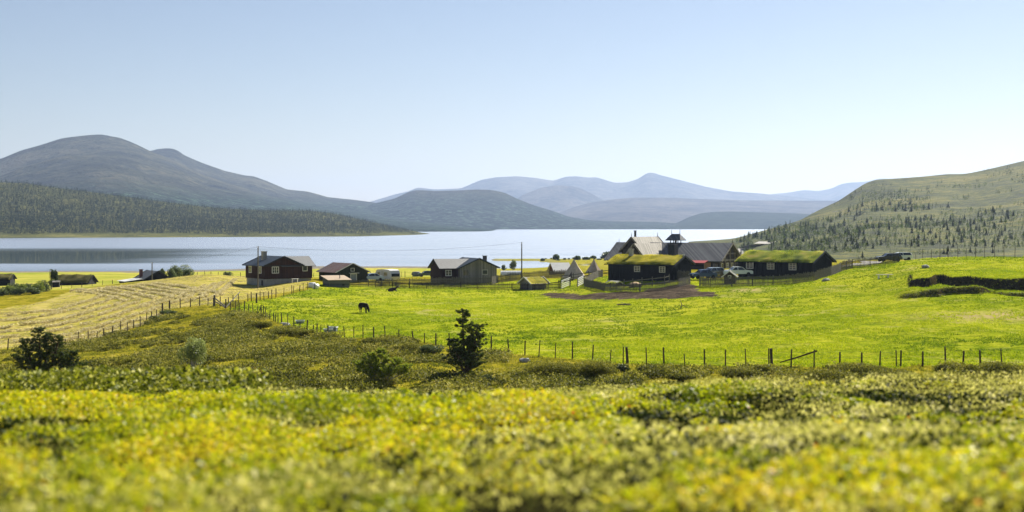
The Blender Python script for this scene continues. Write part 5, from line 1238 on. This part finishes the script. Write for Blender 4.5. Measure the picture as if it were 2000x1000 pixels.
for k in range(6):
    V_, t_ = conifer_arrays(rt, 1., .20 + .06 * rt.random(), 130); protos.append((mesh_of('conifer_tree', V_, t_, 3), CONI, 'conifer_tree'))
for k in range(3):
    V_, t_ = birch_arrays(rt, 140); protos.append((mesh_of('birch_tree', V_, t_, 3), BIRCHM, 'birch_tree'))
for me_, m_, _n in protos: me_.materials.append(m_)
N_ = 24000
pxv = 1400 + rt.random(N_) * 900; tv = rt.random(N_) ** 1.25
S_ = hill_s(pxv, tv); pyv = HOR - F * S_[:, 2] / S_[:, 1]
cl = fbm(S_[:, 0] / 45, S_[:, 1] / 70, 91, 3); cl2 = fbm(S_[:, 0] / 14, S_[:, 1] / 20, 95, 2)
band = np.exp(-((pyv - (462 - (pxv - 1700) * .03)) / 26.) ** 2) * 1.1 + .25 * np.exp(-((pyv - 400) / 30.) ** 2)
band *= np.clip((pxv - 1380) / 140., .25, 1.25)
band = band + .30 * ((pxv < 1560) & (pyv > 462)) + .8 * np.exp(-((pxv - 1728) / 50.) ** 2 - ((pyv - 386) / 16.) ** 2)
keep = (cl * .6 + cl2 * .4 + .28 * band + .03 > .665) & (rt.random(N_) < .9) & (pyv < 507) & (S_[:, 2] > LAKE + .5)
sil_ = np.interp(pxv, [a for a, b in rsil], [b for a, b in rsil]); keep &= (pyv > sil_ + 3)
road_clear = ~((pxv > 1470) & (pxv < 1500) & (pyv > 470))
keep &= road_clear
S_ = S_[keep]; pxv = pxv[keep]; pyv = pyv[keep]
Ht = (1.5 + 2.7 * rt.random(len(S_)) ** 1.7) * np.clip(S_[:, 1] / 850., .5, 1.1); kind = np.where(rt.random(len(S_)) < .5, rt.integers(0, 6, len(S_)), rt.integers(6, 9, len(S_)))
Ht = np.where(kind > 5, Ht * .75, Ht)
score = Ht / S_[:, 1] * ((pxv < 2005) & (pyv < 512)); order = np.argsort(-score)
ncon = nbir = 0; rest = []
for i in order:
    if S_[i, 1] < 300: continue
    isb = kind[i] > 5
    if pxv[i] < 2005 and ((isb and nbir < 150) or (not isb and ncon < 290)):
        me_, m_, nm_ = protos[kind[i]]; o = bpy.data.objects.new(nm_, me_); COL.objects.link(o)
        o.location = (S_[i, 0], S_[i, 1], S_[i, 2] - .15); o.scale = (Ht[i], Ht[i], Ht[i]); o.rotation_euler = (0, 0, rt.random() * 6.28)
        if isb: nbir += 1; tag(o, 'pale round-crowned birch on the lower slope of the right hill', 'tree', 'birches on the right hill')
        else: ncon += 1; tag(o, 'small dark conifer on the lower slope of the right hill', 'tree', 'conifers on the right hill')
    else: rest.append(i)
def forest(name, S, H, kinds, mat, var, ws=1.):
    Vs = []; ts = []
    for k in range(len(var)):
        sel = np.nonzero(kinds == k)[0]
        if not len(sel): continue
        V0, t0 = var[k]; a = rt.random(len(sel)) * 6.283
        ca, sa = np.cos(a), np.sin(a); hh = H[sel]
        X = (V0[None, :, 0] * ca[:, None] - V0[None, :, 1] * sa[:, None]) * hh[:, None] * ws + S[sel, 0][:, None]
        Y = (V0[None, :, 0] * sa[:, None] + V0[None, :, 1] * ca[:, None]) * hh[:, None] * ws + S[sel, 1][:, None]
        Z = V0[None, :, 2] * hh[:, None] + S[sel, 2][:, None] - .1
        Vs.append(np.stack([X, Y, Z], -1).reshape(-1, 3)); ts.append((t0[None] * .7 + (rt.random(len(sel)) * .5)[:, None] - .1).ravel())
    o = link(name, mesh_of(name, np.concatenate(Vs), np.clip(np.concatenate(ts), 0, 1), 3), mat); tag(o, kind='stuff'); return o
lowv = [conifer_arrays(rt, 1., .24, 26, 4) for k in range(4)]; lowb = [birch_arrays(rt, 40) for k in range(3)]
rest = np.array(rest); rb = kind[rest] > 5
forest('hillside_wood', S_[rest[~rb]], Ht[rest[~rb]], rt.integers(0, 4, (~rb).sum()), CONI, lowv)
forest('hillside_birchwood', S_[rest[rb]], Ht[rest[rb]], rt.integers(0, 3, rb.sum()), BIRCHM, lowb)
# forested ridge across the lake
N_ = 34000
pxv = -250 + rt.random(N_) * 1150; tv = rt.random(N_) ** 1.1
S_ = ridge_s(pxv, tv * .998 + .002); pyv = HOR - F * S_[:, 2] / S_[:, 1]
dn = fbm(S_[:, 0] / 60, S_[:, 1] / 60, 111, 3); edge = sstep((S_[:, 2] - (LAKE + 1.2)) / 7.)
keep = (S_[:, 2] > LAKE + .6) & (dn + edge * .62 > .70)
S_ = S_[keep]; tk = tv[keep]; pk = pxv[keep]
Ht = (4.2 + 4.5 * rt.random(len(S_)) ** 1.8) * np.interp(pk, [0, 650, 900], [1., .85, .45]) * (.6 + .4 * sstep((S_[:, 2] - LAKE) / 10.))
forest('ridge_forest', S_, Ht, rt.integers(0, 4, len(S_)), FAROF, [conifer_arrays(rt, 1., .26, 16, 3) for k in range(4)])

# ------------------------------------------------------------------ meadow grass, heath, hay: countless things, one object each
def scatter(n, x0, x1, y0, y1, seed):
    r = np.random.default_rng(seed); d = (y0 ** .2 + (y1 ** .2 - y0 ** .2) * r.random(n)) ** 5; u = x0 + (x1 - x0) * r.random(n)
    return (u - 1000) / F * d, d, r
X, Y, r = scatter(150000, -60, 2080, 96, 262, 201)
Z_, fz = zones(X, Y); k = (Z_[:, 0] > .5) & (Z_[:, 2] < .5); X, Y = X[k], Y[k]
cl = fbm(X / 1.8, Y / 2.2, 205, 3); big = fbm(X / 14, Y / 18, 207, 3); k = cl + .12 * r.random(len(X)) > .52; X, Y, cl, big = X[k], Y[k], cl[k], big[k]
P = np.stack([X, Y, height(X, Y) - .02], 1); P = np.repeat(P, 4, 0) + (r.random((len(P) * 4, 3)) - .5) * [.22, .22, 0]
t = np.repeat(.32 + (big - .5) * 1.1, 4) + (r.random(len(P)) - .5) * .55
V_, t_ = blades(P, .15, .075, .6, t, 9)
tag(link('meadow_grass', mesh_of('meadow_grass', V_, t_, 3), GRASSB), kind='stuff')
# hay stubble and windrows
X, Y, r = scatter(60000, -60, 640, 145, 300, 221); Z_, fz = zones(X, Y); k = Z_[:, 1] > .5; X, Y = X[k], Y[k]
cl = fbm(X / 2, Y / 3, 225, 3); k = cl > .50; X, Y = X[k], Y[k]
P = np.stack([X, Y, height(X, Y) - .02], 1); P = np.repeat(P, 3, 0) + (r.random((len(P) * 3, 3)) - .5) * [.3, .3, 0]
V1, t1 = blades(P, .10, .10, .9, .45 + (r.random(len(P)) - .5) * .7, 10)
rows_ = []
for k in range(7): rows_.append([(118 + 30 * k, 569 - 2.2 * k), (160 + 30 * k, 571 - 2 * k), (205 + 32 * k, 579 - 1.8 * k), (240 + 33 * k, 588 - 1.5 * k)])
for k in range(9): rows_.append([(-60, 622 + 11 * k), (60 + 6 * k, 612 + 10 * k), (150 + 14 * k, 596 + 7 * k), (205 + 22 * k, 578 + 4.5 * k)])
for k in range(5): rows_.append([(270 + 32 * k, 600 - 3 * k), (305 + 30 * k, 590 - 3 * k), (340 + 26 * k, 577 - 4 * k), (380 + 20 * k, 563 - 4 * k)])
Pw = []
for rw in rows_:
    pts = [Vector(at(x, y, 140)) for x, y in rw]; 
    if max(abs(a.y - b.y) for a, b in zip(pts[:-1], pts[1:])) > 60: continue
    c_ = cr(pts, 40); A = np.array([(p_.x, p_.y) for p_ in c_])
    for a, b in zip(A[:-1], A[1:]):
        L = np.hypot(*(b - a)); n = int(L * 90); 
        if n < 1: continue
        f_ = r.random(n)[:, None]; q = a + (b - a) * f_ + r.normal(size=(n, 2)) * .19
        w_ = fbm(q[:, 0] / 1.3, q[:, 1] / 1.3, 229, 2) > .36; Pw.append(q[w_])
Pw = np.concatenate(Pw); k = zones(Pw[:, 0], Pw[:, 1])[0][:, 1] > .5; Pw = Pw[k]
P = np.stack([Pw[:, 0], Pw[:, 1], height(Pw[:, 0], Pw[:, 1]) + r.random(len(Pw)) * .32], 1)
V2, t2 = blades(P, .12, .18, 1.6, .72 + (r.random(len(P)) - .5) * .8, 11)
tag(link('cut_hay', mesh_of('cut_hay', np.concatenate([V1, V2]), np.concatenate([t1, t2]), 3), HAYM), kind='stuff')
# heath shrubs
X, Y, r = scatter(26000, -80, 990, 92, 190, 241)
X2, Y2, _ = scatter(5200, 960, 2080, 90, 108, 243); X3, Y3, _ = scatter(5000, -500, 2500, 50, 92, 244); X = np.concatenate([X, X2, X3]); Y = np.concatenate([Y, Y2, Y3])
Z_, fz = zones(X, Y); px_ = 1000 + F * X / Y
cl = fbm(X / 3.6, Y / 6.5, 245, 4) * 1.25 - .12 + .10 * np.exp(-((px_ - 450) / 250.) ** 2) * (Y < 175)
open_ = ((px_ > 150) & (px_ < 285) & (Y < 135) & (Y > 102)) | ((px_ > 955) & (px_ < 1010)); cl -= .12 * open_
cl -= .10 * ((px_ < 150) & (Y < 135))
cl -= .10 * sstep((Y - 168) / 12.)
k = (Z_[:, 0] < .5) & (Z_[:, 1] < .5) & (cl > np.where(px_ > 990, .57, .515)); X, Y, cl = X[k], Y[k], cl[k]
rr = .25 + .6 * np.clip((cl - .50) * 6, 0, 1) * (.3 + 1.1 * r.random(len(X)) ** 2); nl = 36
C_ = np.stack([X, Y, height(X, Y) + rr * .12], 1)
P = np.repeat(C_, nl, 0); u = r.normal(size=(len(P), 3)); u /= np.linalg.norm(u, axis=1)[:, None]; u[:, 2] = np.abs(u[:, 2]) * .62
P = P + u * np.repeat(rr, nl)[:, None] * (.7 + .4 * r.random((len(P), 1)))
t = np.repeat(.08 + .7 * r.random(len(C_)) + .35 * (fbm(X / 8, Y / 8, 249, 2) - .5), nl) + (r.random(len(P)) - .5) * .35 
V_, t_ = leaves(P, .13, t, 12)
tag(link('heath_shrubs', mesh_of('heath_shrubs', V_, t_, 4), HEATH), kind='stuff')
# heath grass between
X, Y, r = scatter(60000, -80, 2080, 90, 190, 251); Z_, fz = zones(X, Y); k = (Z_[:, 0] < .5) & (Z_[:, 1] < .5); X, Y = X[k], Y[k]
P = np.stack([X, Y, height(X, Y) - .02], 1); P = np.repeat(P, 3, 0) + (r.random((len(P) * 3, 3)) - .5) * [.3, .3, 0]
tt_ = .3 + (fbm(P[:, 0] / 6, P[:, 1] / 6, 255, 3) - .5) * 1.6 + (r.random(len(P)) - .5) * .5
V_, t_ = blades(P, .16, .07, .6, tt_, 13)
HG = foliage_mat('heath_grass', [(0, (.09, .11, .01)), (.4, (.24, .24, .015)), (.7, (.42, .36, .05)), (1, (.55, .46, .18))], .45, .7, .1)
tag(link('heath_grass', mesh_of('heath_grass', V_, t_, 3), HG), kind='stuff')

# ------------------------------------------------------------------ foreground dwarf shrubs (out of focus)
FG = foliage_mat('dwarf_shrub_leaf', [(0, (.025, .045, .004)), (.22, (.10, .15, .004)), (.40, (.34, .40, .006)), (.60, (.62, .60, .012)), (.80, (.68, .56, .02)), (.91, (.62, .26, .03)), (.97, (.45, .08, .03)), (1, (.25, .10, .04))], .45, .5, .22)
LICH = foliage_mat('reindeer_lichen', [(0, (.20, .20, .04)), (.4, (.52, .50, .10)), (.75, (.76, .70, .20)), (1, (.80, .74, .40))], .45, 1., .0)
r = np.random.default_rng(301)
n = 850000
Y = 2.6 + 17.5 * r.random(n) ** .72; X = (r.random(n) - .5) * (1.08 * Y + 5.0)
lf = X / Y                                  # -.36 .. .36
big = fbm(X / 1.3, Y / 1.6, 303, 3); sm = fbm(X / .34, Y / .34, 305, 2)
cover = big * .50 + sm * .50 - .015 - .09 * np.clip(lf * 3, -.5, 1)
k = cover > .46; X, Y, big, sm, cover, lf = X[k], Y[k], big[k], sm[k], cover[k], lf[k]
top = .02 + (.22 - .10 * sstep((Y - 11) / 5.)) * np.clip((cover - .44) * 5.5, 0, 1.15) * (.75 - .5 * lf)
zz = height(X, Y) + top * (1 - .8 * r.random(len(X)) ** 2.2)
hue = fbm(X / .8, Y / .9, 307, 3); hue2 = fbm(X / 2.6, Y / 2.8, 309, 2)
t = .49 + (hue - .5) * .8 + (r.random(len(X)) - .5) * .5 + (hue2 - .5) * .4
t = np.where(r.random(len(X)) < .005, .92, np.minimum(t, .82))
V_, t_ = leaves(np.stack([X, Y, zz], 1), .017 + .0009 * Y, t, 14, .25)
tag(link('dwarf_shrubs', mesh_of('dwarf_shrubs', V_, t_, 4), FG), kind='stuff')
n = 260000
Y = 2.6 + 17. * r.random(n) ** .8; X = (r.random(n) - .5) * (1.08 * Y + 5.0); lf = X / Y
pl = fbm(X / .9 + 9, Y / .8, 311, 3) + .10 * np.clip(lf * 3 + .1, -1, 1) + .05 * (Y < 6)
k = pl > .515; X, Y, pl = X[k], Y[k], pl[k]
P = np.stack([X, Y, height(X, Y) + .03 + .13 * np.clip((pl - .5) * 6, 0, 1) * r.random(len(X))], 1)
V_, t_ = leaves(P, .022, .45 + (r.random(len(X)) - .5) * .6 + (fbm(X / .4, Y / .4, 313, 2) - .5) * .8, 15)
tag(link('pale_lichen', mesh_of('pale_lichen', V_, t_, 4), LICH), kind='stuff')

# small-leaved shrubs further down the slope, in focus
n = 120000
X, Y, r = scatter(n, -700, 560, 17, 56, 331); px_ = 1000 + F * X / Y
c_ = fbm(X / 1.5, Y / 2.5, 333, 4); k = (c_ > .46) & (r.random(len(X)) < sstep((570 - px_) / 150.)); X, Y, c_ = X[k], Y[k], c_[k]
P = np.stack([X, Y, height(X, Y) + .04 + .38 * np.clip((c_ - .46) * 5, 0, 1) * r.random(len(X)) ** .6], 1)
BIL = foliage_mat('bilberry_leaf', [(0, (.03, .045, .005)), (.4, (.17, .20, .01)), (.75, (.42, .42, .03)), (.93, (.65, .60, .18)), (1, (.5, .2, .06))], .35, .6, .2)
V_, t_ = leaves(P, .055, .42 + (r.random(len(X)) - .5) * .9, 16, .2)
tag(link('bilberry_shrubs', mesh_of('bilberry_shrubs', V_, t_, 4), BIL), kind='stuff')

# dark leaves added in the hollows to stand for shade between the bright shrubs
n = 300000; r = np.random.default_rng(341)
Y = 2.6 + 17.5 * r.random(n) ** .75; X = (r.random(n) - .5) * (1.08 * Y + 5.0); lf = X / Y
big = fbm(X / 1.3, Y / 1.6, 303, 3); sm = fbm(X / .34, Y / .34, 305, 2); cv = big * .50 + sm * .50 - .015 - .09 * np.clip(lf * 3, -.5, 1)
k = (cv < .475) & (fbm(X / 1.1, Y / .8, 345, 2) > .46); X, Y = X[k], Y[k]
P = np.stack([X, Y, height(X, Y) + .015 + .07 * r.random(len(X))], 1)
SHADEM = foliage_mat('hollow_shade_leaf', [(0, (.008, .014, .003)), (.5, (.022, .036, .006)), (.85, (.06, .085, .010)), (1, (.14, .15, .02))], .2, .7, .1)
V_, t_ = leaves(P, .03, r.random(len(X)), 17)
tag(link('hollow_shade', mesh_of('hollow_shade', V_, t_, 4), SHADEM), kind='stuff')

# rough growth on the eroded banks of the knoll
n = 26000; r = np.random.default_rng(351)
X = (1735 + r.random(n) * 700 - 1000) / F * 166; Y = 160 + 12 * r.random(n); z0 = height(X, Y); z1 = height(X, Y + .5)
k = (z1 - z0 > .16) & (fbm(X / 1.2, Y / .8, 355, 2) > .42); X, Y = X[k], Y[k]
P = np.stack([X, Y, height(X, Y)], 1); P = np.repeat(P, 9, 0) + r.normal(size=(len(P) * 9, 3)) * [.14, .14, .09] + [0, -.08, .05]
V_, t_ = leaves(P, .13, .25 + (r.random(len(P)) - .5) * .5, 18)
tag(link('bank_growth', mesh_of('bank_growth', V_, t_, 4), HEATH), kind='stuff')

# track climbing the foot of the right hill
tv_ = np.linspace(0.01, .9, 400); tp = []
for x, y in ((1499, 475), (1490, 479), (1474, 483), (1458, 489), (1449, 495), (1450, 500)):
    q = hill_s(np.full(400, float(x)), tv_); py_ = HOR - F * q[:, 2] / q[:, 1]; j = int(np.argmin(np.abs(py_ - y))); tp.append(Vector(q[j]))
tp = cr(tp, 8); V_ = []; fs = []
for i, p_ in enumerate(tp):
    d = tp[min(i + 1, len(tp) - 1)] - tp[max(i - 1, 0)]; d.z = 0; d.normalize(); nrm = Vector((-d.y, d.x, 0))
    for sg in (-1, 1): q = p_ + nrm * sg * 4.5; V_.append((q.x, q.y, q.z + .9))
for i in range(len(tp) - 1): fs.append((2 * i, 2 * i + 1, 2 * i + 3, 2 * i + 2))
me = bpy.data.meshes.new('hill_track'); me.from_pydata(V_, [], fs); tag(link('hill_track', me, GRAVEL, None, True), kind='structure')
